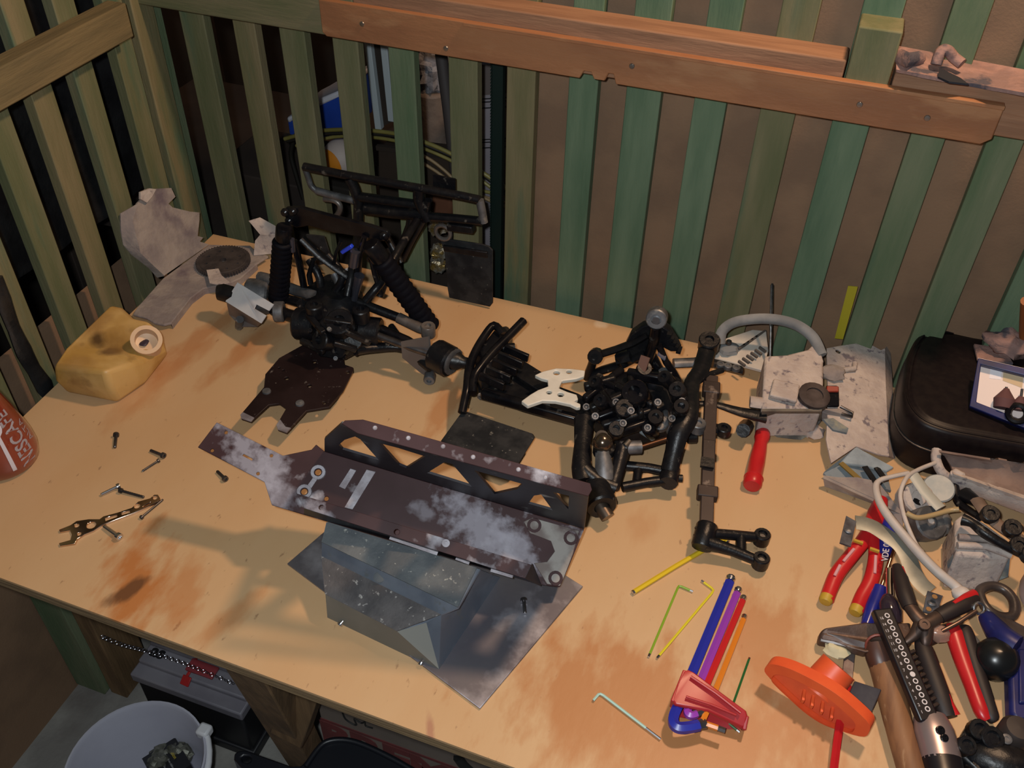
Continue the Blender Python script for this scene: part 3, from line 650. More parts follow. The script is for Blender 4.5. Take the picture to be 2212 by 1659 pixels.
# arms, links and hubs
tb_(ru, 'upper_link', [(771, 652, .085), (860, 686, .075), (885, 697, .07)], .0065, blackp)
tb_(ru, 'turnbuckle', [(860, 686, .076), (905, 708, .07), (929, 716, .07)], .0075, M('worn_bronze_grey', (.22, .19, .17), (.14, .12, .11), rough=.4, metal=.5, sc=40))
cap(ru, 'ball_joint', (925, 714, .072), .010, .018, (0, 0, 1), MATS['worn_bronze_grey'])
tb_(ru, 'lower_arm', [(768, 757, .045), (806, 752, .04), (870, 752, .035), (930, 795, .03)], .007, blackp, k=4)
tb_(ru, 'lower_arm', [(800, 700, .06), (880, 735, .05), (935, 770, .04)], .006, blackg)
tb_(ru, 'drive_shaft', [(790, 715, .06), (870, 745, .055), (945, 770, .05)], .005, steeld)
tb_(ru, 'lower_arm', [(845, 705, .05), (860, 725, .05), (850, 745, .045)], .005, blackp)
cap(ru, 'wheel_hub', (957, 774, .045), .022, .03, (.95, -.3, 0), blackp, hole=.5)
cap(ru, 'bearing', (972, 778, .045), .019, .016, (.95, -.3, 0), metg, hole=.6)
tb_(ru, 'stub_axle', [(965, 776, .045), (990, 780, .045), (1001, 783, .045), (1010, 785, .045)], [.013, .013, .008, .008], blackp, n=12)
HPl = vplane(P(868, 816), P(931, 824)); g = G(); pp = [ON(HPl, x, y) for x, y in ((866, 738), (925, 727), (929, 765), (932, 804), (923, 815), (905, 803), (869, 773))]; g.prism(pp, (.0015, .002, 0)); g.build('heat_plate', M('brushed_hub_plate', (.20, .19, .185), (.15, .14, .14), rough=.45, metal=.5, sc=12), ru)
cap(ru, 'lower_pivot', (928, 816, .012), .008, .014, (.3, -1, 0), metg)
tb_(ru, 'upper_link', [(690, 640, .085), (640, 628, .075), (585, 605, .07), (560, 598, .068)], .008, metg, k=3)
tb_(ru, 'lower_arm', [(660, 690, .055), (620, 680, .05), (590, 668, .05)], .009, blackg)
tb_(ru, 'lower_arm', [(650, 655, .07), (600, 640, .055), (560, 625, .05)], .007, blackp)
tb_(ru, 'stub_axle', [(470, 632, .05), (482, 632, .05), (500, 637, .05), (520, 642, .05)], [.011, .013, .013, .010], blackp, n=12)
cap(ru, 'bearing', (603, 673, .055), .015, .014, (.9, .35, 0), metg, hole=.6)
cap(ru, 'wheel_hub', (560, 640, .045), .026, .034, (.95, .3, 0), metg, hole=.4)
q = PX([(513, 610, .072), (590, 657, .072), (580, 671, .064), (553, 657, .064), (548, 666, .059), (574, 681, .059), (563, 698, .048), (487, 651, .048)]); nrm = (q[1] - q[0]).cross(q[-1] - q[0]).normalized(); nrm = nrm if nrm.z > 0 else -nrm
g = G(); g.prism(q, -nrm * .002); g.build('heat_plate', alub, ru)
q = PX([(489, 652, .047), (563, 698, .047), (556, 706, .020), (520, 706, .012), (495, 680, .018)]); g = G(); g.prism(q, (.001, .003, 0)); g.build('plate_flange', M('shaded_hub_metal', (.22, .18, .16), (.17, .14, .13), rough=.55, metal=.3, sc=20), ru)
tb_(ru, 'lower_pivot', [(516, 706, .008), (518, 690, .03)], .006, metg)
# bumper rack by the wall
yq = P(1057, 668).y; BPl = (V((0, yq, T)), V((0, -1, 0)))
def BP(x, y, o=0.): return ON(BPl, x, y) + V((0, o, 0))
def rack(pts, r, mt=blackp, k=0, o=0., flat=1.): return tb_(ru, 'rack_bar', [BP(x, y, o) for x, y in pts], r * 1.25, mt, k=k, flat=flat)
rack([(657, 360), (745, 378), (830, 393), (920, 409), (1000, 424), (1036, 432)], .0052)
rack([(657, 360), (664, 378), (672, 401), (684, 412)], .0036, metg, 4)
rack([(684, 412), (720, 422), (765, 433)], .0046, metg)
rack([(700, 430), (722, 433), (734, 443), (733, 457), (722, 470), (705, 470), (680, 462), (655, 455)], .0035, MATS['worn_bronze_grey'], 4)
rack([(755, 385), (765, 405), (775, 433), (774, 485)], .0065)
rack([(775, 425), (830, 433), (900, 442), (925, 450)], .0060)
rack([(790, 450), (850, 458), (915, 462)], .008)
rack([(905, 408), (905, 430), (915, 455), (925, 475)], .0075)
rack([(893, 440), (885, 490), (868, 535), (858, 560)], .0055)
rack([(925, 432), (918, 470), (890, 520), (870, 560)], .0045)
rack([(925, 468), (980, 472), (1042, 478)], .0055)
rack([(1036, 432), (1041, 455), (1045, 480)], .0050, metg)
g = G(); g.bar(BP(968, 487), BP(1024, 494), .014, .012); g.build('rack_pad', blackp, ru, bev=.002)
g = G(); g.torus(BP(957, 502), .0115, .0032, (0, 1, 0)); g.build('tow_ring', MATS['worn_bronze_grey'], ru)
g = G(); g.bar(BP(930, 400, .01), BP(978, 410, .01), .003, .024); g.build('rack_plate', blackp, ru)
# links from rack to gearbox
for pts in (([BP(860, 545), (830, 600, .12), (790, 650, .1)]), ([BP(775, 485), (765, 560, .13), (750, 640, .1)]), ([BP(905, 470), (850, 560, .13), (820, 640, .09)])):
    tb_(ru, 'rack_stay', pts, .006, blackp, k=4)
for (x0, y0, x1, y1) in ((800, 520, 850, 545), (810, 545, 860, 520), (835, 560, 875, 585), (850, 500, 885, 545)):
    tb_(ru, 'rack_stay', [BP(x0, y0, -.02), BP(x1, y1, -.03)], .0055, MATS['worn_bronze_grey'] if x0 == 835 else blackp)
fl = [(951, 519), (960, 516), (1040, 528), (1056, 533), (1064, 541), (1064, 655), (1058, 663), (970, 643), (966, 619), (960, 545)]
g = G(); g.prism([BP(*q) for q in fl], (0, .003, 0)); g.build('mud_flap', blackr, ru, bev=.0008)
g = G(); g.bar(BP(960, 533, -.003), BP(1055, 548, -.003), .004, .01); g.build('flap_clamp', blackp, ru, bev=.001)
g = G(); g.prism([BP(x, y, -.01) for x, y in ((668, 500), (706, 504), (724, 560), (690, 566))], (0, .003, 0)); g.build('mud_flap', blackr, ru)

# ================================================================ front suspension unit (middle)
fu = thing('front_suspension', 'black front suspension unit with curved bumper bars and a white brace', 'suspension', P(1330, 930))
# bumper bars
tb_(fu, 'bumper_bar', [(1131, 693, .075), (1100, 725, .07), (1065, 760, .065), (1040, 790, .06), (1024, 815, .055), (1020, 850, .05)], .0062, blackg, k=4)
tb_(fu, 'bumper_bar', [(1086, 723, .065), (1067, 703, .07), (1045, 728, .065), (1024, 765, .06), (1013, 800, .055), (1009, 840, .05), (1003, 868, .042), (998, 892, .035)], .0058, blackg, k=4)
mf = [(1000, 886), (1150, 936), (1155, 944), (1118, 1003), (1100, 1010), (952, 952)]
g = G(); g.prism(PX(mf, .030), (0, 0, -.003)); g.build('mud_flap', blackr, fu, bev=.0008)
sk = [(1024, 806), (1048, 772), (1075, 752), (1105, 770), (1142, 793), (1190, 828), (1250, 850), (1300, 880), (1292, 908), (1246, 918), (1130, 886), (1036, 853)]
g = G(); g.prism(PX(sk, .028), (0, 0, -.004)); g.build('front_skid_plate', blackp, fu, bev=.001)
nb = [(1022, 806), (1040, 780), (1072, 740), (1096, 735), (1108, 752), (1095, 775), (1092, 800), (1065, 838), (1040, 850)]
b0 = PX(nb, .024); b1 = [q + V((0, 0, .026)) for q in b0]; cb = sum(b1, V()) / len(b1); b2 = [L3(q, cb, .35) + V((0, 0, .012)) for q in b1]
g = G(); g.loft([b0, b1, b2]); nbk = g.build('nose_block', blackp, fu, bev=.0025)
for i in range(5):
    t = i / 4; a = L3(P(1036, 812, .068), P(1090, 752, .068), t); g = G(); g.bar(a, a + V((.035, -.004, -.004)), .005, .012); g.build('nose_rib', blackp if i % 2 else blackg, nbk, bev=.001)
tb_(fu, 'nose_pin', [(1085, 752, .06), (1112, 750, .06)], .006, blackp)
for x, y in ((1040, 857), (1095, 868), (1130, 880), (1080, 822), (1180, 878), (1245, 905)):
    g = G(); g.lathe([(.002, .002), (.005, .003), (.006, 0)], P(x, y, .029), (0, 0, 1), 10); g.build('bolt_head', metg, fu)
g = G(); g.bar(P(1040, 850, .04), P(1250, 908, .04), .012, .014); g.build('skid_rail', blackg, fu, bev=.003)
g = G(); g.bar(P(1110, 790, .035), P(1180, 835, .035), .03, .006); g.build('skid_rib', blackp, fu, bev=.001)
# white brace
wb_ = [(1155, 810), (1172, 802), (1201, 795), (1235, 796), (1264, 800), (1262, 812), (1245, 818), (1214, 822), (1207, 838), (1226, 846), (1246, 852), (1249, 862), (1240, 866), (1254, 872), (1254, 879), (1246, 880), (1232, 873), (1200, 866), (1172, 865), (1140, 876), (1126, 866), (1145, 852), (1162, 842), (1184, 834), (1183, 820), (1170, 817)]
wh = [pc(1202, 805, 7, .062), pc(1229, 803, 6, .062), pc(1186, 847, 6, .062), pc(1211, 852, 7, .062)]
whitep = M('white_plastic', (.72, .68, .60), (.62, .58, .50), rough=.4, sc=30)
g = G(); g.prism(PX(wb_, .062), (0, 0, -.006), wh); g.build('white_brace', whitep, fu, bev=.0012)
# bulkhead body
ft = [(1280, 872), (1320, 848), (1390, 835), (1450, 842), (1486, 870), (1484, 910), (1440, 950), (1350, 968), (1295, 950), (1262, 905)]
b0 = PX(ft, .012); cb = sum(b0, V()) / len(b0)
g = G(); g.loft([b0, [L3(q, cb, .06) + V((0, 0, .026)) for q in b0], [L3(q, cb, .22) + V((0, 0, .044)) for q in b0], [L3(q, cb, .55) + V((0, 0, .052)) for q in b0]]); bkh = g.build('bulkhead', blackp, fu, bev=.003)
rib = [((1262, 838, .055), (1330, 818, .062)), ((1300, 828, .058), (1350, 850, .06)), ((1270, 850, .05), (1300, 812, .06)), ((1355, 806, .075), (1440, 822, .08)), ((1440, 822, .08), (1480, 870, .08)), ((1262, 865, .05), (1345, 800, .06)), ((1275, 885, .055), (1380, 840, .07)), ((1290, 905, .06), (1400, 862, .075)), ((1300, 922, .055), (1420, 885, .07)), ((1310, 945, .05), (1425, 905, .06)), ((1330, 835, .07), (1410, 880, .075)), ((1300, 850, .062), (1340, 905, .065)), ((1360, 815, .07), (1385, 900, .07))]
for i, (a, b) in enumerate(rib):
    g = G(); g.bar(P(*a), P(*b), .010 if i < 9 else .008, .014); g.build('casting_rib', blackg if i % 2 else blackp, bkh, bev=.003)
for i, (x, y, h, r, l) in enumerate(((1375, 855, .082, .017, .03), (1345, 885, .075, .012, .02), (1300, 870, .065, .009, .018), (1415, 905, .07, .010, .02), (1330, 930, .06, .010, .02), (1465, 850, .085, .011, .03), (1470, 885, .08, .010, .03), (1290, 830, .06, .009, .02), (1440, 820, .09, .009, .02), (1405, 930, .055, .009, .02), (1390, 800, .08, .010, .02))):
    cap(bkh, 'casting_boss', (x, y, h), r, l, (random.uniform(-.5, .5), -.5, .9), blackg if i % 3 == 0 else blackp)
for x, y, h in ((1362, 888, .085), (1398, 925, .07), (1285, 900, .065), (1345, 915, .07), (1450, 905, .075), (1472, 868, .09), (1266, 880, .05), (1330, 870, .08), (1420, 870, .085)):
    g = G(); g.lathe([(.0015, .002), (.003, .004), (.0045, .004), (.005, 0)], P(x, y, h), (.2, -.5, .8), 10); g.build('bolt_head', metg, bkh)
dusty = M('dusty_blue_grey_plastic', (.20, .23, .25), (.12, .14, .155), rough=.8, sc=30, c3=(.30, .29, .22), sc3=25, lo3=.6, hi3=.7, bump=.2)
q = PX([(1420, 905, .06), (1395, 950, .04), (1388, 940, .03), (1400, 905, .055)]); g = G(); g.bar(P(1418, 900, .06), P(1396, 945, .035), .022, .006); g.build('dusty_lug', dusty, fu, bev=.002)
g = G(); g.bar(P(1435, 898, .06), P(1448, 925, .04), .026, .008); g.build('dusty_lug', metg, fu, bev=.003)
cap(fu, 'dusty_eyelet', (1427, 916, .055), .010, .010, (0, -.4, 1), metg)
# front shock tower: upright triangle
FTp = vplane(P(1290, 838), P(1500, 880))
def FT(x, y, o=0.): return ON(FTp, x, y) + FTp[1] * o
tri = [(1408, 700), (1425, 700), (1445, 715), (1462, 742), (1470, 760), (1448, 760), (1420, 745), (1400, 790), (1360, 785), (1350, 745), (1362, 722), (1385, 706)]
g = G(); g.prism([FT(*q) for q in tri], -FTp[1] * .014); twp = g.build('tower_plate', blackp, fu, bev=.002)
for i in range(5):
    g = G(); a = FT(1447 + i * 5, 720 + i * 9, .0); g.box(a, (.006, .012, .004)); g.build('tower_tooth', blackp, twp)
cap(fu, 'tower_ring', FT(1419, 686), .0135, .016, FTp[1] + V((0, 0, .3)), metg, hole=.5, n=20)
g = G(); g.lathe([(.001, .002), (.005, .002), (.0055, -.004)], FT(1419, 686, .006), FTp[1] + V((0, 0, .3)), 12); g.build('ring_bolt', steel, fu)
def fbar(pts, w_, mt=blackp, o=0., nm='tower_arm', flat=.7):
    g = G(); g.tube([FT(x, y, o) for x, y in pts], w_, 8, flat=flat); return g.build(nm, mt, fu, smooth=50)
fbar([(1288, 768), (1330, 755), (1370, 740), (1400, 722)], .0065)
fbar([(1270, 812), (1300, 800), (1350, 785), (1395, 762)], .0075)
fbar([(1285, 768), (1278, 790), (1268, 815)], .0085)
cap(fu, 'tower_eyelet', FT(1288, 766, .003), .0105, .016, FTp[1] + V((0, 0, .5)), blackg)
fbar([(1340, 765), (1350, 785)], .012); fbar([(1335, 775), (1365, 768)], .012)
fbar([(1425, 740), (1440, 775), (1458, 800), (1472, 825)], .0062, blackg, .006)
fbar([(1418, 700), (1412, 740), (1400, 775), (1395, 800)], .010, blackg, .004)
fbar([(1400, 760), (1420, 800), (1440, 830)], .009, blackp, -.005)
g = G(); g.bar(P(1385, 800, .085), P(1395, 770, .1), .012, .004); g.build('brown_shim', M('rusty_brown', (.12, .05, .03), rough=.6), fu)
for a, b in (((1425, 750), (1440, 762)), ((1400, 812), (1417, 822)), ((1378, 806), (1395, 812))):
    g = G(); g.bar(FT(*a, .012), FT(*b, .012), .008, .002); g.build('shiny_shim', M('lavender_metal', (.30, .31, .42), rough=.3, metal=.6), fu)
tb_(fu, 'shock_body', [FT(1440, 790, .012), FT(1437, 830, .012)], .009, metg)
# side rail of the unit
tb_(fu, 'side_rail', [(1532, 735, .075), (1524, 765, .072), (1513, 800, .07), (1495, 826, .07), (1490, 870, .07), (1484, 905, .068), (1466, 935, .06), (1456, 975, .045), (1446, 1018, .03)], [.011, .011, .011, .010, .012, .013, .013, .011, .011], blackp, k=3, flat=.8)
cap(fu, 'rail_clamp', (1531, 742, .078), .014, .02, (0, -.3, 1), blackp)
tb_(fu, 'control_arm', [(1540, 784, .06), (1575, 793, .055), (1602, 800, .05)], .0075, blackp, flat=.6)
for x in (1556, 1572, 1590):
    cap(fu, 'arm_eyelet', (x, 785 + (x - 1540) * .22, .064), .0055, .006, (0, 0, 1), metg)
tb_(fu, 'control_arm', [(1455, 785, .06), (1500, 783, .06), (1520, 780, .062)], .008, metg, flat=.7)
tb_(fu, 'control_arm', [(1500, 830, .065), (1530, 810, .065), (1560, 800, .06)], .004, blackp)
tb_(fu, 'control_arm', [(1485, 908, .05), (1520, 922, .05), (1566, 930, .045)], .008, blackg, flat=.7)
cap(fu, 'arm_eyelet', (1563, 930, .047), .009, .012, (0, 0, 1), blackp); cap(fu, 'arm_eyelet', (1507, 921, .055), .010, .014, (0, 0, 1), metg)
tb_(fu, 'arm_stub', [(1485, 945, .03), (1503, 944, .03)], .008, blackp)
# lower A-arm
tb_(fu, 'wishbone', [(1344, 1053, .022), (1395, 1043, .022), (1448, 1036, .024)], .0062, blackp); tb_(fu, 'wishbone', [(1350, 1006, .024), (1400, 1011, .024), (1446, 1020, .025)], .0062, blackp)
tb_(fu, 'wishbone_brace', [(1379, 1011, .023), (1375, 1042, .022)], .0055, blackp); cap(fu, 'wishbone_pivot', (1446, 1028, .025), .012, .026, (-.1, 1, 0), blackp)
tb_(fu, 'pivot_pin', [(1450, 1033, .024), (1474, 1034, .024)], .005, blackp, n=10)
tb_(fu, 'turnbuckle', [(1340, 968, .05), (1385, 966, .05)], .0085, metg); tb_(fu, 'turnbuckle', [(1385, 966, .05), (1445, 947, .05)], .0035, M('brown_steel_rod', (.12, .06, .035), rough=.35, metal=.8))
# hub carrier
tb_(fu, 'hub_carrier', [(1262, 905, .05), (1258, 960, .045), (1256, 1010, .04), (1262, 1040, .035)], [.013, .010, .012, .013], blackp, k=3, flat=.8)
tb_(fu, 'hub_carrier', [(1302, 975, .055), (1305, 1010, .045), (1308, 1050, .03)], [.009, .011, .013], MATS['dusty_grey_metal'], flat=.8)
tb_(fu, 'hub_carrier', [(1345, 965, .05), (1335, 1010, .04), (1322, 1055, .03)], [.010, .009, .009], blackp)
tb_(fu, 'hub_carrier', [(1262, 1015, .04), (1290, 1040, .035), (1330, 1055, .03)], .010, blackp)
g = G(); g.blob(P(1302, 957, .062), (.0125,) * 3, 3, .03); g.build('ball_joint', M('oily_bronze_ball', (.20, .15, .11), rough=.18, metal=.9), fu)
cap(fu, 'ball_cup', (1304, 972, .052), .013, .012, (0, 0, 1), blackp)
tb_(fu, 'ball_stud', [(1358, 955, .055), (1348, 966, .055)], .0055, steel); cap(fu, 'ball_cup', (1300, 945, .065), .008, .010, (0, -.2, 1), steeld)
cap(fu, 'axle_housing', (1293, 1075, .028), .019, .032, (.5, -.85, 0), blackp, hole=.5)
tb_(fu, 'axle_stub', [(1288, 1076, .026), (1302, 1100, .022), (1313, 1118, .018)], .0085, M('dull_brass_steel', (.18, .13, .085), (.11, .08, .06), rough=.4, metal=.7, sc=20), n=12)

# ================================================================ long rail with a wishbone at its end
fr = thing('frame_rail', 'long straight dark brown rail ending in a wishbone arm, right of the front suspension', 'frame rail', P(1530, 990))
railm = M('brown_black_rail', (.026, .016, .014), (.042, .026, .022), rough=.55, metal=.2, sc=14, c3=(.16, .12, .10), sc3=60, lo3=.64, hi3=.72)
g = G(); g.bar(P(1537, 816, .062), P(1531, 960, .046), .0155, .011); g.build('rail', railm, fr, bev=.001)
g = G(); g.bar(P(1531, 955, .047), P(1525, 1150, .024), .0152, .011); g.build('rail', railm, fr, bev=.001)
for y, w_ in ((1066, .021), (842, .019)):
    x = 1537 - (y - 816) * .037; hq = .062 - (y - 816) * .000114; g = G(); g.bar(P(x + .2, y - 12, hq + .001), P(x - .3, y + 12, hq - .001), w_ * 1.15, .013); g.build('clamp', railm, fr, bev=.0015)
g = G(); g.bar(P(1529, 990, .05), P(1527, 1010, .048), .016, .004); g.build('dark_tape', blackp, fr)
tb_(fr, 'wishbone_arm', [(1535, 1152, .024), (1585, 1156, .02), (1638, 1161, .015)], [.006, .006, .006], blackp)
tb_(fr, 'wishbone_arm', [(1528, 1172, .022), (1585, 1190, .018), (1640, 1213, .014)], [.0085, .0065, .006], blackp)
tb_(fr, 'wishbone_brace', [(1600, 1158, .018), (1600, 1192, .016)], .006, blackp)
cap(fr, 'wishbone_pivot', (1522, 1158, .022), .0125, .03, (0, .9, .3), blackp)
tb_(fr, 'pivot_pin', [(1497, 1162, .02), (1515, 1164, .02)], .0045, blackp, n=10)
for x, y in ((1645, 1162), (1643, 1213)):
    cap(fr, 'wishbone_eyelet', (x, y, .014), .0095, .016, (0, 0, 1), blackp, hole=.55); g = G(); g.lathe([(.001, .002), (.0045, .002), (.005, 0)], P(x, y, .018), (0, 0, 1), 10); g.build('eyelet_bush', steel, fr)
g = G(); g.torus(P(1508, 1142, .026), .0035, .0010, (0, 1, .3), 12, 6); g.build('wire_clip', steeld, fr)

# ================================================================ muddy parts on the right
def tubething(name, label, cat, pts, r, mt, grp=None, k=5, n=10, flat=1.):
    q = [p if isinstance(p, V) else P(*p) for p in pts]
    if k: q = smoothpath(q, k)
    g = G(); g.tube(q, r, n, flat=flat); return tag(g.build(name, mt, smooth=50), label, cat, grp)
eh = thing('engine_cover', 'mud-caked pale engine cover with a grey hoop, behind the red screwdriver', 'engine cover', P(1715, 900))
tpf = [(1652, 768, .062), (1700, 766, .064), (1740, 758, .064), (1762, 750, .06), (1779, 778, .06), (1779, 825, .058), (1776, 882, .055), (1646, 882, .055)]
q = PX(tpf); lo = [V((p.x, p.y, T + .004)) for p in q]
fr_ = PX([(1650, 918, .012), (1680, 938, .006), (1731, 944, .004), (1756, 929, .008), (1775, 903, .015)])
g = G(); g.loft([lo, q]); g.build('cover_body', mudlite, eh, bev=.003)
g = G(); g.prism([p + V((0, -.006, 0)) for p in [q[7], L3(q[7], q[6], .5), q[6]] + fr_[::-1]], (0, .005, .0)); g.build('cover_front', M('darker_mud', (.16, .14, .115), (.09, .08, .07), rough=.8, sc=40, c3=(.34, .31, .25), sc3=30, lo3=.56, hi3=.68, bump=.4), eh)  # front face coloured darker than the rest of the cover
hoop = [(1556, 742, .045), (1560, 716, .06), (1585, 697, .072), (1632, 689, .08), (1681, 691, .083), (1724, 704, .08), (1757, 730, .07), (1775, 768, .06)]
tb_(eh, 'hoop', hoop, .0075, M('dusty_grey_hoop', (.17, .175, .18), (.26, .26, .26), rough=.8, sc=20, bump=.2), k=5, flat=.7)
g = G(); g.prism(PX([(1700, 766, .060), (1745, 755, .062), (1765, 735, .066), (1780, 780, .06), (1770, 790, .058)]), (0, 0, -.01)); g.build('hoop_root', mudlite, eh, bev=.002)
cap(eh, 'exhaust_port', (1757, 858, .058), .020, .012, (.1, -.2, 1), M('dark_brown_port', (.035, .022, .02), (.07, .05, .045), rough=.7, sc=40), hole=.55, n=20)  # port coloured darker than the cover around it
g = G(); g.box(P(1695, 845, .062), (.034, .034, .006)); g.build('square_boss', mudlite, eh, bev=.002)
tb_(eh, 'side_lug', [(1620, 868, .05), (1650, 872, .05)], .010, mudlite, flat=.6)
g = G(); g.prism(PX([(1785, 838, .050), (1812, 838, .050), (1813, 880, .036), (1786, 880, .036)]), (0, .02, -.012)); g.build('ignition_coil', blackg, eh, bev=.002)
g = G(); g.prism(PX([(1786, 833, .053), (1812, 834, .053), (1812, 845, .050), (1786, 845, .050)]), (0, 0, -.003)); g.build('red_cap', M('dull_red', (.28, .035, .02), rough=.5), eh, bev=.001)
g = G(); g.prism(PX([(1776, 882, .040), (1812, 882, .035), (1843, 895, .03), (1843, 901, .028), (1812, 902, .025), (1776, 903, .02)]), (0, 0, -.006)); g.build('coil_bracket', mud, eh, bev=.001)
tb_(eh, 'bracket_loop', [(1815, 878, .036), (1842, 892, .034), (1841, 900, .032), (1818, 894, .033)], .002, steeld)
g = G(); g.blob(P(1755, 930, .008), (.016, .013, .008), 4, .3); g.build('mud_lump', mudlite, eh)

tp_ = thing('tread_plate', 'small pale plate with a slashed tread pattern under the grey hoop', 'plate', P(1605, 760))
pts = [(1552, 736, .028), (1624, 712, .03), (1656, 715, .03), (1660, 757, .026), (1648, 800, .022), (1596, 786, .02), (1543, 772, .02)]
g = G(); g.prism(PX(pts), (0, 0, -.005)); g.build('plate', M('cream_plate', (.58, .53, .46), (.48, .43, .38), rough=.7, sc=30), tp_, bev=.001)
for i in range(7):
    for s_, (dx, dy) in ((0, (14, 10)), (1, (14, -9))):
        x = 1586 + i * 9; y = 776 - i * 6 + (10 if s_ == 0 else -16)
        if 0 < i < 7:
            g = G(); g.bar(P(x, y, .0285), P(x + dx, y + dy, .0285), .0032, .004); g.build('tread_slash', M('tread_dirt', (.10, .085, .075), rough=.9), tp_, bev=.0006)
g = G(); g.blob(P(1572, 752, .026), (.016, .014, .006), 9, .3); g.build('mud_lump', M('grey_smear', (.19, .20, .21), rough=.9), tp_)
cap(tp_, 'stud', (1574, 741, .034), .004, .008, (0, 0, 1), steeld)

pb = P(1663, 785, .03); pt = WB(1668, 612, 1.112)
db = thing('drill_bit', 'long thin dark drill bit leaning upright on the slats behind the hoop', 'drill bit', pb)
g = G(); ax = (pt - pb).normalized(); a = ax.orthogonal().normalized(); b = ax.cross(a); ln = (pt - pb).length; lo = []
for i in range(90):
    z = i / 89; fl = z > .45; l = []
    for k in range(10):
        t = 2 * math.pi * k / 10 + (z * 42 if fl else 0); r = .0022 * ((.65 + .5 * abs(math.cos(t - z * 42))) if fl else 1.0) * (1 if z < .985 else .5)
        tt = 2 * math.pi * k / 10; l.append(pb + ax * (ln * z) + (a * math.cos(tt) + b * math.sin(tt)) * r)
    lo.append(l)
g.loft(lo); g.build('twisted_shaft', M('drill_steel', (.11, .10, .10), (.20, .19, .18), rough=.4, metal=.8, sc=120), db, smooth=50)

mp_ = thing('mud_guard_board', 'flat rectangular mud-caked panel beside the black zip case', 'panel', P(1860, 880))
MPl = plane3(P(1795, 995, .020), P(1933, 985, .012), P(1850, 745, .040))
def MPp(x, y, o=0): return ON((MPl[0] + MPl[1] * o, MPl[1]), x, y)
out = [(1786, 752), (1812, 747), (1859, 740), (1885, 746), (1903, 756), (1912, 752), (1914, 830), (1921, 985), (1900, 982), (1850, 964), (1796, 1000), (1785, 950), (1789, 860)]
g = G(); g.prism([MPp(*q) for q in out], -MPl[1] * .003, [circ(MPp(1811, 759), .004, 10, MPl[1])]); g.build('panel', mudlite, mp_, bev=.0005)
g = G(); g.prism([MPp(1912, 752), MPp(1914, 830), MPp(1921, 985), MPp(1934, 990, -.012), MPp(1928, 830, -.012), MPp(1923, 740, -.012)], -MPl[1] * .003); g.build('folded_edge', mud, mp_)
g = G(); g.blob(MPp(1800, 805, .004), (.016, .014, .008), 5, .35); g.build('mud_lump', mud, mp_)
tb_(mp_, 'mud_ridge', [MPp(1815, 800, .002), MPp(1845, 797, .003), MPp(1847, 785, .002)], .004, mudlite)
g = G(); g.prism([MPp(*q, .003) for q in ((1778, 905), (1800, 903), (1833, 925), (1830, 935), (1800, 928))], -MPl[1] * .003); g.build('blue_grey_tab', dusty, mp_)

bx_ = thing('slotted_bracket', 'dusty folded bracket with a slotted opening at the end of the muddy panel', 'bracket', P(1850, 1040))
g = G(); g.prism(PX([(1779, 1020, .012), (1850, 965, .034), (1931, 1009, .028), (1915, 1018, .022), (1868, 1006, .020), (1815, 1000, .016)]), (0, 0, -.004)); g.build('upper_flange', M('pale_blue_grey_dust', (.34, .37, .38), (.24, .26, .27), rough=.9, sc=25, c3=(.07, .07, .08), sc3=18, lo3=.62, hi3=.70, bump=.3), bx_, bev=.001)
g = G(); g.prism(PX([(1779, 1021, .010), (1815, 1001, .012), (1915, 1020, .012), (1925, 1060, .008), (1885, 1046, .008), (1790, 1034, .006)]), (0, 0, -.004)); g.build('floor', dusty, bx_)
g = G(); g.prism(PX([(1778, 1033, .018), (1810, 1037, .018), (1850, 1037, .02), (1895, 1046, .02), (1945, 1110, .014), (1950, 1138, .008), (1884, 1088, .004), (1830, 1068, .003), (1781, 1051, .003)]), (0, .004, .001)); g.build('front_flange', MATS['grey_mud_on_plastic'], bx_)
for a, b, mt in (((1816, 1000, .018), (1860, 1039, .018), M('muddy_yellow_strip', (.20, .13, .03), rough=.7)), ((1868, 1008, .02), (1893, 1046, .02), blackp), ((1893, 1010, .022), (1915, 1040, .02), blackp)):
    g = G(); g.bar(P(*a), P(*b), .007, .002); g.build('slat', mt, bx_)

# red screwdriver
sd = thing('screwdriver', 'red-handled screwdriver half hidden under the engine cover', 'screwdriver', P(1637, 990))
redp = M('red_plastic', (.55, .018, .02), (.48, .012, .016), rough=.33, sc=20)
a = P(1624, 1052, .011); b = P(1652, 915, .012); d = (b - a); ln = d.length
g = G(); g.lathe([(.004, 0), (.0095, .001), (.0115, .004), (.0115, .016), (.0098, .020), (.0100, ln * .35), (.0092, ln * .55), (.0078, ln * .68), (.0098, ln * .76), (.0095, ln * .84), (.0055, ln * .9), (.005, ln)], a, d, 20); g.build('handle', redp, sd, smooth=40)
g = G(); g.cyl(L3(a, b, .98), L3(a, b, 1.7), .0028); g.build('shaft', steel, sd)
g = G(); g.torus(L3(a, b, .125), .0115, .0006, d, 24, 6); g.build('end_groove', redp, sd)
# small black parts between
tubething('linkage_arm', 'tapered black link arm lying against the mud-caked engine cover', 'link arm', [(1510, 871, .052), (1546, 874, .05), (1600, 890, .045), (1652, 900, .04)], [.004, .005, .008, .011], blackp, k=3, flat=.6)
tubething('rubber_bung', 'small round black rubber bung below the black link arm', 'rubber bung', [(1605, 930, .03), (1612, 921, .006)], [.009, .010], blackp, k=0)

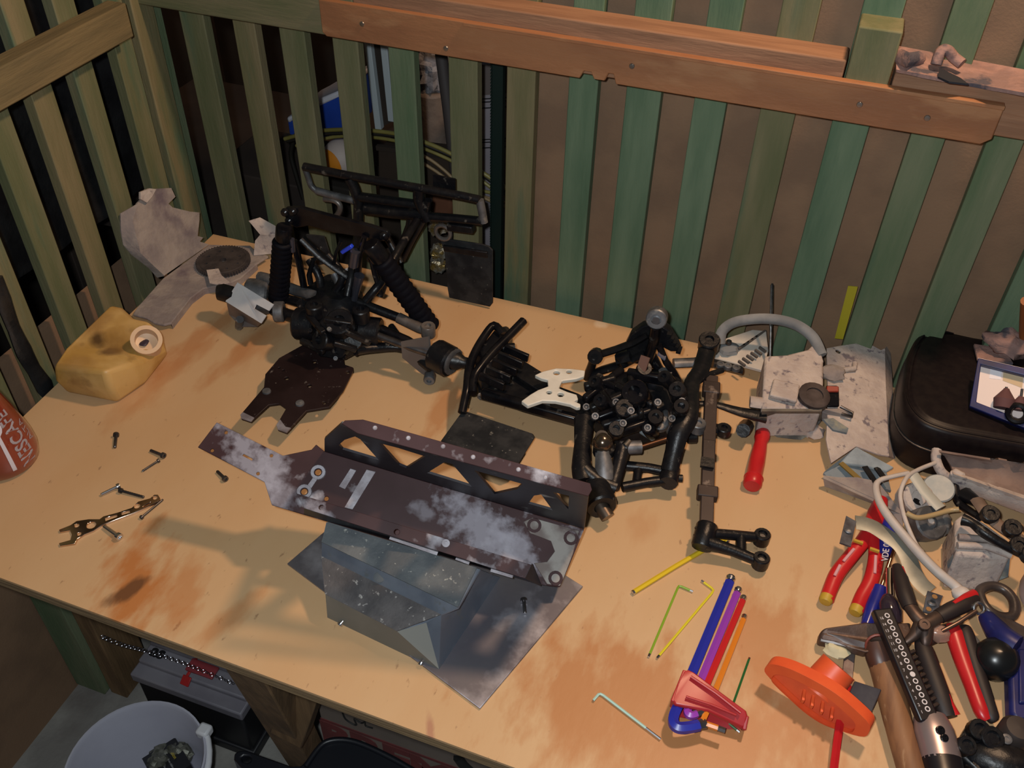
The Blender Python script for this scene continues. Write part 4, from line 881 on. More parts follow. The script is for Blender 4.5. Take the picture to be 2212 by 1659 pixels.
# yellow strip and rag on the wall
q = [WB(x, y, 1.1165) for x, y in ((1832, 618), (1853, 620), (1821, 733), (1803, 731))]
g = G(); g.prism(q, (0, .0012, 0)); tag(g.build('yellow_tape', M('yellow_tape', (.42, .36, .02), rough=.5)), 'strip of yellow tape stuck upright on the slatted wall', 'tape')
rg = thing('muddy_strap', 'crumpled mud-caked strap lying on the wall rail at the top right', 'strap', Z(2080, 160, T + 0.439))
pinkmud = M('pinkish_mud', (.34, .20, .17), (.24, .15, .135), rough=.9, sc=40, c3=(.08, .07, .085), sc3=30, lo3=.58, hi3=.66, bump=.5)
rows = []
for i in range(12):
    t = i / 11; x = 1936 + t * 330; yt = 98 + 62 * t; yb_ = 150 + 60 * t
    rows.append([Z(x, yt + (yb_ - yt) * u, T + 0.445 + .005 * noise.noise(V((t * 5, u * 2, 0))) + .003 * math.sin(t * 9)) for u in (0, .25, .5, .75, 1)])
g = G(); g.grid(rows, .004, (0, 0, 1)); g.build('strap', pinkmud, rg, smooth=60)
tb_(rg, 'rolled_edge', [Z(1945, 122, T + 0.452), Z(1960, 130, T + 0.457), Z(1985, 126, T + 0.452)], .008, pinkmud)
tb_(rg, 'rolled_edge', [Z(2022, 140, T + 0.452), Z(2032, 112, T + 0.464), Z(2046, 108, T + 0.466), Z(2060, 124, T + 0.458), Z(2078, 138, T + 0.454)], .006, pinkmud, k=4)
g = G(); g.prism([Z(x, y, T + 0.453) for x, y in ((2030, 146), (2075, 168), (2092, 181), (2050, 176), (2026, 165))], (0, 0, -.002)); g.build('dark_patch', M('blue_black', (.012, .014, .022), rough=.6), rg)

# black zip case
case = thing('zip_case', 'large black zip-up case with rounded corners at the right edge of the bench', 'case', P(2130, 900))
casem = M('black_leatherette', (.008, .005, .006), (.012, .008, .008), rough=.42, sc=90, spec=.22)
ct = [(1950, 862), (1953, 800), (1966, 752), (1986, 722), (2022, 711), (2104, 722), (2250, 748), (2330, 790), (2350, 900), (2320, 985), (2212, 966), (2120, 950), (2040, 934), (1980, 908)]
top_ = smoothpath(PX(ct, .075), 4, True); cb = sum(top_, V()) / len(top_)
def ring(h, s): return [V((L3(q, cb, s).x, L3(q, cb, s).y, T + h)) for q in top_]
g = G(); g.loft([ring(.001, .03), ring(.006, .01), ring(.030, -.003), ring(.038, -.003)]); g.build('case_base', casem, case, smooth=60)
g = G(); g.loft([ring(.044, -.003), ring(.062, .0), ring(.072, .01), ring(.076, .04), ring(.0755, .10), ring(.0775, .115), ring(.078, .15)]); g.build('case_lid', casem, case, smooth=60)
g = G(); g.loft([ring(.037, .003), ring(.045, .003)]); g.build('zip_band', M('black_zip_tape', (.008, .008, .009), rough=.8), case)
g = G(); g.tube(ring(.041, -.002), .0012, 6, True); g.build('zip_teeth', steeld, case)
g = G(); g.tube(ring(.0765, .06), .0014, 6, True); g.build('piping', casem, case)
# blue tray on the case
tr_ = thing('blue_tray', 'blue-framed tray with a pale lining and small grinding bits on the black case', 'tray', P(2170, 850, .08))
blue = M('dark_blue_plastic', (.012, .016, .11), (.008, .01, .06), rough=.4, sc=30)
TPl = plane3(P(2095, 880, .080), P(2212, 925, .082), P(2112, 774, .118)); TO = TPl
def TT(x, y, o=0): return ON((TPl[0] + TPl[1] * o, TPl[1]), x, y)
fo = [(2113, 773), (2300, 815), (2290, 955), (2094, 878)]; fi = [(2119, 787), (2290, 830), (2282, 935), (2109, 868)]
g = G(); g.prism([TT(*q, .006) for q in fo], -TPl[1] * .012, [[TT(*q, .006) for q in fi]]); g.build('frame', blue, tr_, bev=.001)
g = G(); g.prism([TT(*q, -.004) for q in fo], -TPl[1] * .002); g.build('lining', M('pale_pink_card', (.86, .72, .66), rough=.6), tr_)
g = G(); g.prism([TT(*q, -.0036) for q in ((2140, 793), (2165, 797), (2162, 820), (2137, 817))], -TPl[1] * .0006); g.build('white_sticker', M('white_card', (.9, .85, .88), rough=.6), tr_)
g = G(); g.prism([TT(*q, -.0036) for q in ((2168, 797), (2212, 806), (2208, 838), (2166, 822))], -TPl[1] * .0006); g.build('buff_sticker', M('buff_card', (.62, .46, .28), rough=.6), tr_)
for k, (x, y) in enumerate(((2168, 868), (2202, 872))):
    gt = thing('grinding_bit', ('maroon cone-shaped grinding bit lying in the blue tray, left one', 'small dark grinding bit lying in the blue tray, right one')[k], 'grinding bit', TT(x, y), 'grinding bits in the blue tray')
    g = G(); a = TT(x - 2, y + 16, .003); b = TT(x + 3, y - 10, .004); g.lathe([(.001, 0), (.011, .001), (.0125, .012), (.004, .024), (.003, .026)] if k == 0 else [(.001, 0), (.007, .001), (.007, .012), (.003, .018)], a, b - a, 14); g.build('stone', M('maroon_stone', (.12, .05, .05), rough=.8), gt)
    g = G(); g.cyl(b, TT(x + 6, y - 32, .005), .0016); g.build('shank', steeld, gt)
g = G(); g.torus(TT(2198, 893, .008), .010, .004, TPl[1], 20, 8); tag(g.build('rubber_ring', blackg), 'small black rubber ring in the blue tray', 'ring')
# lumps behind tray
g = G(); g.prism(PX([(2104, 742, .085), (2170, 752, .088), (2190, 785, .088), (2112, 775, .085)]), (0, 0, -.004)); tag(g.build('muddy_plate', pinkmud, bev=.001), 'dull brown muddy plate lying behind the blue tray on the case', 'plate')
g = G(); g.blob(P(2180, 740, .10), (.028, .022, .017), 6, .5, 18, 12, 2.2); tag(g.build('mud_lump', pinkmud, smooth=60), 'pinkish lump of dried mud on the back of the black case', 'mud lump')
q = [WB(x, y, 1.05) for x, y in ((2200, 660), (2212, 655), (2240, 760), (2205, 752))]
tubething('orange_rod', 'rusty orange rod standing at the right edge behind the black case', 'rod', [(2216, 650, .20), (2212, 720, .12), (2216, 760, .09)], .006, M('rusty_orange', (.30, .09, .02), rough=.6), k=3)

# ================================================================ heap of parts and tools at the right
fd = thing('muddy_fender', 'long curved mud-caked fender strip in front of the black zip case', 'fender', P(2130, 1060))
def fend(us, ys0, ys1, hs):
    rows = []
    for i in range(14):
        t = i / 13; rows.append([P(2028 + 240 * t + us[k] * (1 - t), ys0[k] + (ys1[k] - ys0[k]) * t, hs[k] + .004 * noise.noise(V((t * 6, k, 1)))) for k in range(len(us))])
    return rows
g = G(); g.grid(fend((0, 12, 26, 32), (972, 985, 1005, 1020), (1010, 1030, 1062, 1090), (.060, .048, .040, .042)), .003, (0, 0, 1)); g.build('fender_shell', M('brown_grey_mud', (.24, .165, .135), (.16, .11, .095), rough=.9, sc=22, c3=(.34, .27, .23), sc3=16, lo3=.58, hi3=.72, bump=.4), fd, smooth=60)
g = G(); g.grid(fend((30, 32, 28, 22), (1018, 1024, 1034, 1044), (1088, 1096, 1112, 1126), (.043, .046, .036, .022)), .003, (0, 0, 1)); g.build('fender_rim', mudlite, fd, smooth=60)
tb_(fd, 'torn_end', [(2024, 972, .05), (2022, 992, .045), (2034, 1020, .036), (2058, 1038, .026)], .006, mudlite, k=3)
g = G(); g.blob(P(2068, 1024, .04), (.008, .007, .005), 3, .3); g.build('mud_lump', mudlite, fd)
g = G(); g.lathe([(.001, .003), (.017, .003), (.0185, .0015), (.0185, 0)], P(2027, 1056, .030), (-.1, -.35, 1), 26); tag(g.build('round_disc', M('dusty_disc', (.30, .34, .36), (.38, .40, .40), rough=.6, metal=.4, sc=50)), 'round dusty grey metal disc leaning under the muddy fender', 'disc')
cl = thing('clutch_lump', 'muddy round clutch part with a black middle, among the white hoses', 'clutch', P(1975, 1085))
cap(cl, 'drum', (1975, 1078, .02), .019, .028, (.2, -.5, .8), mudlite, hole=.5); g = G(); g.blob(P(1972, 1090, .016), (.016, .012, .010), 8, .4); g.build('black_core', blackp, cl)
cl = thing('pulley_part', 'muddy grey pulley with a pale nub, below the black-centred clutch part', 'pulley', P(2005, 1140))
cap(cl, 'pulley', (2000, 1132, .02), .020, .026, (.3, -.4, .8), metg, hole=.35); g = G(); g.blob(P(2025, 1128, .018), (.017, .015, .014), 2, .3); g.build('dark_side', M('grey_sludge', (.09, .085, .085), (.16, .15, .14), rough=.7, sc=50), cl)
g = G(); g.blob(P(2012, 1126, .036), (.004, .004, .003), 2, .2); g.build('nub', mudlite, cl)
eb = thing('engine_block', 'pale grey mud-covered engine block below the fender', 'engine block', P(2115, 1210))
tpx = [(2064, 1122, .052), (2085, 1104, .054), (2130, 1130, .054), (2184, 1170, .052), (2182, 1205, .050), (2066, 1196, .050)]
q = PX(tpx); g = G(); g.loft([[V((p.x, p.y, T + .002)) + V((0, -.012, 0)) * (1 if i > 3 else 0) for i, p in enumerate(q)], q]); g.build('block', mudlite, eb, bev=.004, seg=3)
g = G(); g.prism(PX([(2046, 1222, .030), (2066, 1196, .046), (2182, 1207, .046), (2178, 1246, .022), (2112, 1272, .006), (2050, 1238, .012)]), (0, .006, 0)); g.build('block_front', dusty, eb)
tb_(eb, 'fin', [(2070, 1160, .054), (2130, 1165, .056), (2184, 1185, .054)], .004, mud); tb_(eb, 'fin', [(2068, 1178, .054), (2130, 1180, .055), (2184, 1200, .053)], .004, mudlite)
ba = thing('steering_link', 'dark brown steering link lying over the pale engine block', 'link', P(2150, 1160, .05))
tb_(ba, 'arm', [(2079, 1122, .068), (2100, 1130, .07), (2125, 1150, .07), (2170, 1178, .066), (2225, 1205, .06)], [.007, .005, .006, .005, .005], blackp, k=3); tb_(ba, 'arm', [(2110, 1080, .06), (2140, 1120, .062), (2180, 1150, .06), (2225, 1180, .058)], .008, M('brown_arm', (.20, .13, .09), (.12, .08, .06), rough=.7, sc=20), k=3, flat=.6)
for x, y in ((2138, 1112), (2186, 1142), (2200, 1180), (2225, 1200)): cap(ba, 'eyelet', (x, y, .068), .010, .010, (0, -.3, 1), blackp)
tubething('black_hose', 'short black hose curving out from under the muddy fender', 'hose', [(2060, 1035, .03), (2064, 1060, .026), (2070, 1085, .024), (2095, 1105, .03), (2115, 1118, .04)], .005, blackg)
tubething('black_bracket_arm', 'black bracket arm with a round end beside the black hose', 'bracket', [(2085, 1070, .03), (2110, 1085, .04), (2130, 1110, .045)], [.010, .006, .008], blackp)
# white hoses and ties
hosem = M('milky_hose', (.56, .50, .46), (.48, .42, .38), rough=.5, sc=30, sss=.1)
tubething('thin_hose', 'thin milky fuel hose looping from the fender down to the pliers', 'hose', [(2020, 1000, .045), (1985, 1014, .05), (1960, 1030, .052), (1946, 1060, .05), (1947, 1090, .048), (1958, 1130, .046), (1978, 1175, .044), (1992, 1192, .04)], .0026, hosem)
wz = thing('white_strap', 'thick white plastic strap arching over the tools to a white knob', 'strap', P(1960, 1160))
tb_(wz, 'strap', [(1962, 1022, .052), (1925, 1030, .054), (1900, 1038, .054), (1892, 1052, .054), (1898, 1080, .054), (1915, 1110, .054), (1945, 1148, .052), (1990, 1200, .048), (2030, 1240, .042), (2060, 1264, .036), (2072, 1276, .034)], [.0028, .0028, .0032, .004, .0045, .005, .005, .0055, .0055, .0055, .006], hosem, k=4)
g = G(); g.blob(P(2078, 1284, .034), (.011, .009, .008), 2, .1); g.build('knob', hosem, wz)
tubething('clear_hose', 'short yellowish clear hose curving across the muddy pulley', 'hose', [(1958, 1108, .05), (1980, 1118, .048), (2010, 1114, .046), (2050, 1103, .046), (2072, 1100, .05)], .003, M('yellowed_hose', (.42, .30, .15), rough=.35))
g = G(); g.tube([P(1972, 1024, .05), P(1998, 1062, .046), P(2032, 1098, .042)], .0075, 8, flat=.25); tag(g.build('cable_tie', M('frosted_tie', (.42, .42, .37), rough=.45), smooth=50), 'flat frosted cable tie lying across the round disc', 'cable tie')
# metal strap bracket
sb = thing('metal_strap', 'bent pale metal strap with dark drilled ends over the red pliers', 'bracket', P(1930, 1200))
g = G(); pth = [(1848, 1128, .042), (1880, 1135, .042), (1912, 1154, .042), (1944, 1178, .04), (1962, 1205, .038), (1972, 1232, .036), (1988, 1258, .035), (2010, 1278, .034)]
g.tube(smoothpath(PX(pth), 4), .0105, 8, flat=.16, up=(0, 0, 1)); g.build('strap', M('dull_zinc', (.36, .36, .31), (.27, .27, .23), rough=.5, metal=.5, sc=30), sb, smooth=50)
for pts, hls in (([(1828, 1114, .046), (1850, 1126, .046), (1838, 1180, .036), (1814, 1172, .036)], ((1841, 1130), (1824, 1172))), ([(2004, 1276, .040), (2037, 1287, .040), (2022, 1330, .028), (1994, 1320, .028)], ((2019, 1289), (2006, 1316)))):
    q = PX(pts); g = G(); g.prism(q, (0, 0, -.002)); o = g.build('drilled_end', M('blackened_strap_end', (.035, .03, .034), (.09, .085, .09), rough=.55, sc=60, spec=.2), sb)
    for (x, y) in hls:
        g = G(); c = P(x, y, .042 if y in (1130, 1289) else .033); g.lathe([(.0005, .0006), (.0028, .0006), (.003, 0)], c, (0, 0, 1), 10); g.build('bolt_hole', M('copper_glint', (.5, .28, .12), rough=.3, metal=.6), sb)
    g = G(); g.blob(L3(q[0], q[2], .5), (.005, .004, .002), 2, .2); g.build('rivet', metg, sb)

# red pliers with yellow ends
rp = thing('red_pliers', 'red insulated pliers with yellow handle ends, jaws pointing to the muddy bracket', 'pliers', P(1860, 1200))
def handle(par, pts, r, mt, flat=.8, k=4, n=12, nm='handle'): return tb_(par, nm, pts, r, mt, n=n, k=k, flat=flat)
handle(rp, [(1880, 1150, .024), (1862, 1172, .022), (1835, 1205, .018), (1808, 1240, .014), (1793, 1275, .011), (1786, 1296, .010)], [.010, .0085, .0085, .0085, .008, .0078], redp)
handle(rp, [(1885, 1155, .024), (1892, 1185, .022), (1890, 1220, .018), (1880, 1258, .014), (1862, 1290, .011), (1850, 1320, .010)], [.010, .0085, .0085, .0085, .008, .0078], redp)
handle(rp, [(1905, 1078, .026), (1895, 1110, .027), (1888, 1140, .026), (1882, 1160, .024)], [.007, .011, .012, .011], redp, nm='head')
yel = M('mustard_plastic', (.50, .30, .03), rough=.5)
for (x, y, dx, dy) in ((1787, 1288, -8, 20), (1852, 1312, -9, 20)):
    a = P(x, y, .0105); b = P(x + dx * .55, y + dy * .55, .0095); g = G(); g.lathe([(.0072, 0), (.0074, .006), (.0060, .0085), (.001, .0092)], a, b - a, 16); g.build('end_cap', yel, rp)
for (x, y, x2, y2) in ((1856, 1170, 1843, 1190), (1891, 1188, 1905, 1192)):
    g = G(); g.bar(P(x - 12, y - 3, .030), P(x + 8, y + 4, .030), .003, .003); g.build('yellow_band', yel, rp)
for (x, y, x2, y2) in ((1845, 1185, 1822, 1212), (1815, 1220, 1803, 1243), (1892, 1200, 1890, 1238)):
    tb_(rp, 'grip_print', [(x, y, .0275 - (y - 1180) * .00009), ((x + x2) / 2, (y + y2) / 2, .026 - (y - 1180) * .00009), (x2, y2, .0245 - (y - 1180) * .00009)], .0016, M('worn_print', (.62, .30, .32), rough=.6), flat=.5)

# screwdrivers
bluep = M('clear_blue_plastic', (.02, .028, .28), (.012, .016, .16), rough=.2, sc=10, coat=.3)
s1_ = thing('screwdriver', 'dark blue screwdriver handle with pale print under the metal strap', 'screwdriver', P(1915, 1160))
handle(s1_, [(1922, 1118, .030), (1920, 1140, .03), (1916, 1170, .028), (1911, 1200, .024)], [.006, .0095, .0095, .007], bluep)
lettering('handle_print', 'VDE 09', .010, P(1914, 1190, .0385), P(1921, 1120, .03) - P(1911, 1200, .03), P(1900, 1160, .03) - P(1930, 1164, .03), white_ink, s1_)
s2_ = thing('screwdriver', 'screwdriver with a coppery shaft and clear blue handle beside the red pliers', 'screwdriver', P(1900, 1270))
tb_(s2_, 'shaft', [(1940, 1158, .034), (1903, 1270, .016)], .0022, M('coppery_shaft', (.55, .36, .22), rough=.22, metal=1.))
handle(s2_, [(1902, 1268, .016), (1897, 1285, .014), (1885, 1315, .012), (1872, 1350, .010)], [.0075, .0085, .0085, .006], bluep, k=3)
s3_ = thing('screwdriver', 'screwdriver with a bright polished shaft and dark clear handle above the hammer', 'screwdriver', P(1924, 1300))
tb_(s3_, 'shaft', [(1922, 1230, .030), (1922, 1262, .028), (1923, 1296, .026)], .0042, M('polished_steel', (.9, .8, .72), rough=.12, metal=1.))
handle(s3_, [(1918, 1288, .026), (1921, 1305, .026), (1926, 1325, .024), (1934, 1348, .02)], [.006, .011, .012, .008], M('smoky_clear_handle', (.03, .02, .03), rough=.12, coat=.5), k=3)

# hammer
hm = thing('hammer', 'old hammer with a rusty head and a plain wooden handle', 'hammer', P(1900, 1400))
hx = [(1768, 1384, .016), (1772, 1366, .022), (1779, 1356, .026), (1868, 1344, .034), (1915, 1346, .034), (1968, 1344, .03), (1970, 1392, .026), (1916, 1402, .03), (1870, 1408, .030), (1812, 1392, .020)]
q = PX(hx); g = G(); g.prism(q, (0, .004, -.016)); g.build('head', M('rusty_hammer_steel', (.10, .062, .048), (.15, .09, .065), rough=.5, metal=.55, sc=20, c3=(.24, .20, .17), sc3=40, lo3=.6, hi3=.7, bump=.2), hm, bev=.003, seg=3)
g = G(); g.prism(PX([(1770, 1386, .016), (1774, 1366, .021), (1818, 1374, .027), (1872, 1388, .031), (1868, 1407, .024), (1812, 1392, .012)]), (0, .003, -.003)); g.build('head_face', M('worn_grey_steel', (.17, .155, .15), (.11, .10, .10), rough=.45, metal=.6, sc=30), hm, bev=.001)
wood = M('hammer_handle_wood', (.25, .115, .05), (.17, .075, .035), rough=.55, sc=7, st=(14, 1.5, 14), c3=(.40, .24, .13), sc3=8, lo3=.62, hi3=.7)
handle(hm, [(1897, 1392, .026), (1903, 1420, .022), (1910, 1440, .018)], [.0155, .0155, .0150], M('dark_brown_ferrule', (.07, .028, .018), rough=.4), k=2, n=16, nm='ferrule')
handle(hm, [(1910, 1438, .018), (1925, 1500, .016), (1945, 1580, .015), (1968, 1660, .014), (1985, 1720, .014)], [.0155, .0145, .0135, .0135, .0145], wood, k=4, n=18, nm='handle', flat=.85)
g = G(); g.torus(P(1898, 1396, .031), .0125, .0014, (.1, -.75, .4), 20, 6); g.build('red_ring', M('red_wax', (.22, .05, .03), rough=.5), hm)
g = G(); g.blob(P(1806, 1404, .013), (.013, .009, .006), 7, .35); tag(g.build('cream_blob', M('cream_filler', (.62, .56, .36), rough=.7)), 'cream lump of filler in front of the hammer head', 'filler')

# orange T-handle
ot = thing('t_handle_key', 'orange T-handle hex key with a red shaft, in front of the hammer', 'hex key', P(1765, 1510))
orange = M('orange_plastic', (.80, .115, .03), (.72, .09, .025), rough=.45, sc=20)
OPl = plane3(P(1662, 1438, .034), P(1876, 1568, .034), P(1760, 1548, .008))
def OO(x, y, o=0): return ON((OPl[0] + OPl[1] * o, OPl[1]), x, y)
oo = smoothpath([OO(*q) for q in ((1655, 1446), (1660, 1433), (1675, 1430), (1710, 1440), (1760, 1464), (1810, 1494), (1855, 1532), (1880, 1558), (1881, 1574), (1869, 1586), (1830, 1577), (1785, 1559), (1740, 1528), (1700, 1492), (1672, 1466))], 3, True)
cc = sum(oo, V()) / len(oo)
oi = [L3(q, cc, .20) - OPl[1] * 0 + (OO(1745, 1510) - OO(1752, 1502)) for q in oo]
g = G(); g.prism([q + OPl[1] * .004 for q in oo], -OPl[1] * .014, [[q + OPl[1] * .004 for q in oi]]); g.build('wing_rim', orange, ot, bev=.0018, seg=3)
g = G(); g.prism([L3(q, cc, .03) - OPl[1] * .002 for q in oo], -OPl[1] * .006); g.build('wing_web', M('shaded_orange_recess', (.74, .11, .035), (.6, .08, .03), rough=.5, sc=20), ot)  # shade inside the wing painted as a slightly darker orange
for t in (.3, .42, .55, .68):
    a = L3(OO(1690, 1470), OO(1850, 1570), t); g = G(); g.box(a + OPl[1] * .001, (.003, .016, .006)); g.build('recess_rib', orange, ot, bev=.0006)
handle(ot, [(1765, 1500, .020), (1788, 1468, .030), (1812, 1440, .040)], [.0190, .0190, .0182], orange, k=0, n=22, nm='hub', flat=1.)
tb_(ot, 'shaft', [(1815, 1555, .016), (1808, 1600, .012), (1800, 1665, .008), (1794, 1720, .006)], .0042, redp, n=6)
# flat screwdriver blade with red handle under the T-handle
s4_ = thing('putty_blade', 'narrow dirty steel blade with a red collar running under the orange hub', 'blade', P(1830, 1450))
g = G(); g.bar(P(1836, 1404, .008), P(1828, 1485, .008), .0105, .0022); g.build('blade', M('dirty_blade', (.16, .12, .12), (.26, .22, .21), rough=.4, metal=.7, sc=60), s4_, bev=.0005)
tb_(s4_, 'collar', [(1827, 1482, .010), (1820, 1510, .010)], .0062, redp)
g = G(); g.prism(PX([(1846, 1470, .028), (1905, 1489, .028), (1878, 1551, .012), (1829, 1510, .014)]), (0, 0, -.004)); tag(g.build('rubber_offcut', M('purple_black_rubber', (.035, .026, .03), (.05, .04, .042), rough=.7, sc=60), bev=.001), 'square dark rubber offcut leaning between the orange key and the hammer handle', 'rubber offcut')

# black bar with white circles
bk = thing('marked_bar_tool', 'black bar tool printed with a row of white rings, with a silver body', 'tool', P(1975, 1480))
bp = M('satin_black', (.010, .008, .010), rough=.35)
A0, A1 = P(1902, 1318, .050), P(2006, 1560, .030)
g = G(); g.bar(A0, A1, .020, .010); bar_ = g.build('bar', bp, bk, bev=.002)
dd = (A1 - A0).normalized(); sdv = dd.cross(V((0, 0, 1))).normalized(); upv = sdv.cross(dd).normalized()
if upv.z < 0: upv = -upv
if sdv.x < 0: sdv = -sdv
ringm = M('white_print', (.66, .60, .60), rough=.5)
for i in range(15):
    t = .075 + i * .0595; c = L3(A0, A1, t) + upv * .0053 + sdv * .0015
    g = G(); r = .0027
    if i in (9,): g.lathe([(.0003, .0003), (r, .0003), (r, 0)], c, upv, 14)
    else: g.lathe([(r * .6, 0), (r * .6, .0003), (r, .0003), (r, 0)], c, upv, 14, caps=False)
    g.build('printed_ring', ringm, bar_)
    if i > 7: vs_, fs_ = None, None
for i in range(15):
    t = .075 + i * .0595; lettering('size_figure', str(15 - i) if i else '16', .0042, L3(A0, A1, t) + upv * .0052 - sdv * .0052 + dd * .002, sdv, -dd, ringm, bar_, depth=.0001)
for i in range(10):
    t = .42 + i * .052; a = L3(A0, A1, t) + sdv * .009; g = G(); g.bar(a, a + sdv * .009 - dd * .003 - upv * .004, .0034, .005); g.build('comb_tooth', M('brown_black_teeth', (.04, .028, .024), rough=.5), bar_, bev=.0006)
B0, B1, B2 = P(2008, 1552, .024), P(2026, 1610, .022), P(2036, 1650, .02)
handle(bk, [(2008, 1550, .024), (2018, 1580, .024), (2028, 1615, .023), (2035, 1645, .022)], [.0155, .0185, .0185, .0180], M('silver_pink_body', (.46, .37, .37), (.40, .32, .32), rough=.35, metal=.7, sc=10), k=3, n=20, nm='silver_body', flat=.75)
handle(bk, [(2034, 1640, .022), (2045, 1690, .02), (2055, 1740, .02)], [.0185, .018, .018], bp, k=2, n=18, nm='grip', flat=.75)
for x, y, r in ((2031, 1578, .0042), (2040, 1594, .0036)):
    cap(bk, 'button', (x, y, .0375), r, .003, (.2, -.3, 1), blackg, hole=.5)

# black and red pliers
blkg = M('matt_black_grip', (.018, .012, .012), rough=.55)
pB = thing('pliers', 'large open pliers with black and red handles, right of the ringed black bar', 'pliers', P(2060, 1450))
handle(pB, [(1990, 1385, .028), (1998, 1410, .027), (2016, 1460, .025), (2034, 1510, .022), (2048, 1550, .018)], [.007, .0095, .010, .010, .009], blkg)
handle(pB, [(2002, 1390, .031), (2012, 1415, .030), (2031, 1465, .028), (2050, 1515, .025), (2061, 1545, .020)], [.002, .0028, .003, .0035, .006], redp)
handle(pB, [(2056, 1352, .026), (2062, 1370, .026), (2078, 1420, .022), (2100, 1480, .018), (2120, 1535, .015), (2132, 1556, .013)], [.007, .010, .0095, .0085, .008, .006], redp)
handle(pB, [(2082, 1356, .027), (2088, 1375, .027), (2104, 1430, .023), (2124, 1490, .019), (2142, 1545, .015), (2148, 1558, .013)], [.007, .0085, .008, .0075, .007, .005], blkg)
g = G(); g.bar(P(2092, 1375, .017), P(2112, 1400, .015), .006, .012); g.build('spring_leaf', metg, pB)
handle(pB, [(2056, 1356, .024), (2030, 1368, .024), (1990, 1390, .022)], [.006, .008, .006], M('brown_plier_steel', (.09, .06, .05), (.14, .10, .08), rough=.45, metal=.7, sc=30), nm='jaw')
pA = thing('pliers', 'small open pliers with brown-black handles edged red, lying above the large pliers', 'pliers', P(2010, 1330, .03))
handle(pA, [(1937, 1222, .036), (1945, 1250, .038), (1955, 1285, .040), (1966, 1312, .040)], [.005, .0085, .009, .008], blkg)
handle(pA, [(1948, 1225, .038), (1956, 1250, .041), (1966, 1285, .043)], [.002, .0025, .002], redp)
handle(pA, [(2106, 1290, .040), (2085, 1304, .042), (2055, 1318, .042), (2028, 1332, .040)], [.006, .009, .009, .008], blkg)
handle(pA, [(2105, 1282, .042), (2085, 1290, .046), (2060, 1303, .048)], [.005, .004, .002], redp)
stl = MATS['brown_plier_steel']
handle(pA, [(1964, 1308, .040), (1980, 1330, .040), (1998, 1352, .038), (2000, 1385, .034), (1997, 1400, .03)], [.007, .0075, .009, .006, .003], stl, nm='jaw')
handle(pA, [(2030, 1330, .040), (2010, 1342, .040), (1992, 1352, .038), (1975, 1372, .034), (1955, 1388, .03)], [.007, .0075, .009, .006, .003], stl, nm='jaw')
cap(pA, 'pivot', (1996, 1350, .048), .006, .006, (0, -.3, 1), stl)
g = G(); rodm = M('brown_steel_rod2', (.20, .13, .10), rough=.35, metal=.8)
sp = thing('hooked_rod', 'thin brown steel rod with a ring eye crossing the red plier handle', 'rod', P(2075, 1345, .03))
tb_(sp, 'rod', [(2034, 1364, .036), (2070, 1345, .042), (2108, 1320, .044)], .0024, rodm); g = G(); g.torus(P(2114, 1314, .044), .0055, .0016, (.3, -.6, .8), 18, 8); g.build('eye', steel, sp)
g = G(); g.blob(P(2024, 1366, .03), (.013, .010, .008), 11, .3); tag(g.build('bottle_top', M('clear_brownish_cap', (.34, .20, .15), rough=.25)), 'small clear brownish bottle top beside the thin hooked rod', 'bottle top')
# scissors, knobs, right edge
sc_ = thing('scissors', 'brown-black scissors with a large finger ring below the engine block', 'scissors', P(2160, 1320))
g = G(); q = smoothpath(PX([(2116, 1285, .030), (2122, 1272, .030), (2145, 1266, .030), (2172, 1276, .03), (2190, 1300, .03), (2188, 1330, .028), (2160, 1332, .028), (2132, 1316, .03)]), 4, True); g.tube(q, .0055, 10, True); g.build('finger_ring', M('brown_black_gloss', (.035, .025, .022), (.06, .045, .04), rough=.35, sc=30), sc_, smooth=60)
tb_(sc_, 'blade', [(2140, 1325, .03), (2170, 1350, .028), (2205, 1370, .026), (2240, 1385, .025)], [.009, .012, .012, .010], MATS['brown_black_gloss'], flat=.35, k=3)
kn = thing('blue_clamp', 'dark blue clamp with a glossy black ball knob near the right edge', 'clamp', P(2160, 1430))
g = G(); g.lathe([(.001, -.022), (.012, -.019), (.019, -.010), (.022, .001), (.020, .011), (.012, .019), (.001, .022)], P(2150, 1426, .024), (0, -.2, 1), 26); g.build('ball_knob', M('black_ball', (.008, .009, .010), rough=.3), kn, smooth=60)
tb_(kn, 'blue_body', [(2128, 1330, .028), (2150, 1360, .03), (2172, 1385, .034), (2195, 1400, .036)], [.008, .012, .014, .014], blue, k=3)
tb_(kn, 'white_collar', [(2142, 1372, .024), (2152, 1358, .028)], .006, whitep)
bb_ = thing('blue_bar', 'dark blue painted bar of a clamp running off the right edge of the picture', 'clamp bar', P(2205, 1460))
q = PX([(2188, 1375, .030), (2300, 1380, .030), (2310, 1560, .024), (2190, 1548, .022), (2183, 1535, .022), (2178, 1400, .030)]); g = G(); g.prism(q, (0, 0, -.018)); g.build('bar', blue, bb_, bev=.004, seg=3)
q = PX([(2200, 1400, .032), (2300, 1400, .032), (2300, 1520, .026), (2202, 1518, .026)]); g = G(); g.prism(q, (0, 0, -.004)); g.build('raised_panel', blue, bb_, bev=.002)
g = G(); g.lathe([(.004, 0), (.03, .002), (.033, .012), (.033, .05), (.028, .056), (.001, .058)], P(2262, 1300, .0), (0, 0, 1), 30); tag(g.build('white_cap_tub', M('pale_pink_tub', (.55, .42, .40), rough=.5)), 'pale pinkish tub just showing at the right edge', 'tub')
cn_ = thing('connector_block', 'black plastic connector block with round sockets at the bottom right corner', 'connector', P(2105, 1610))
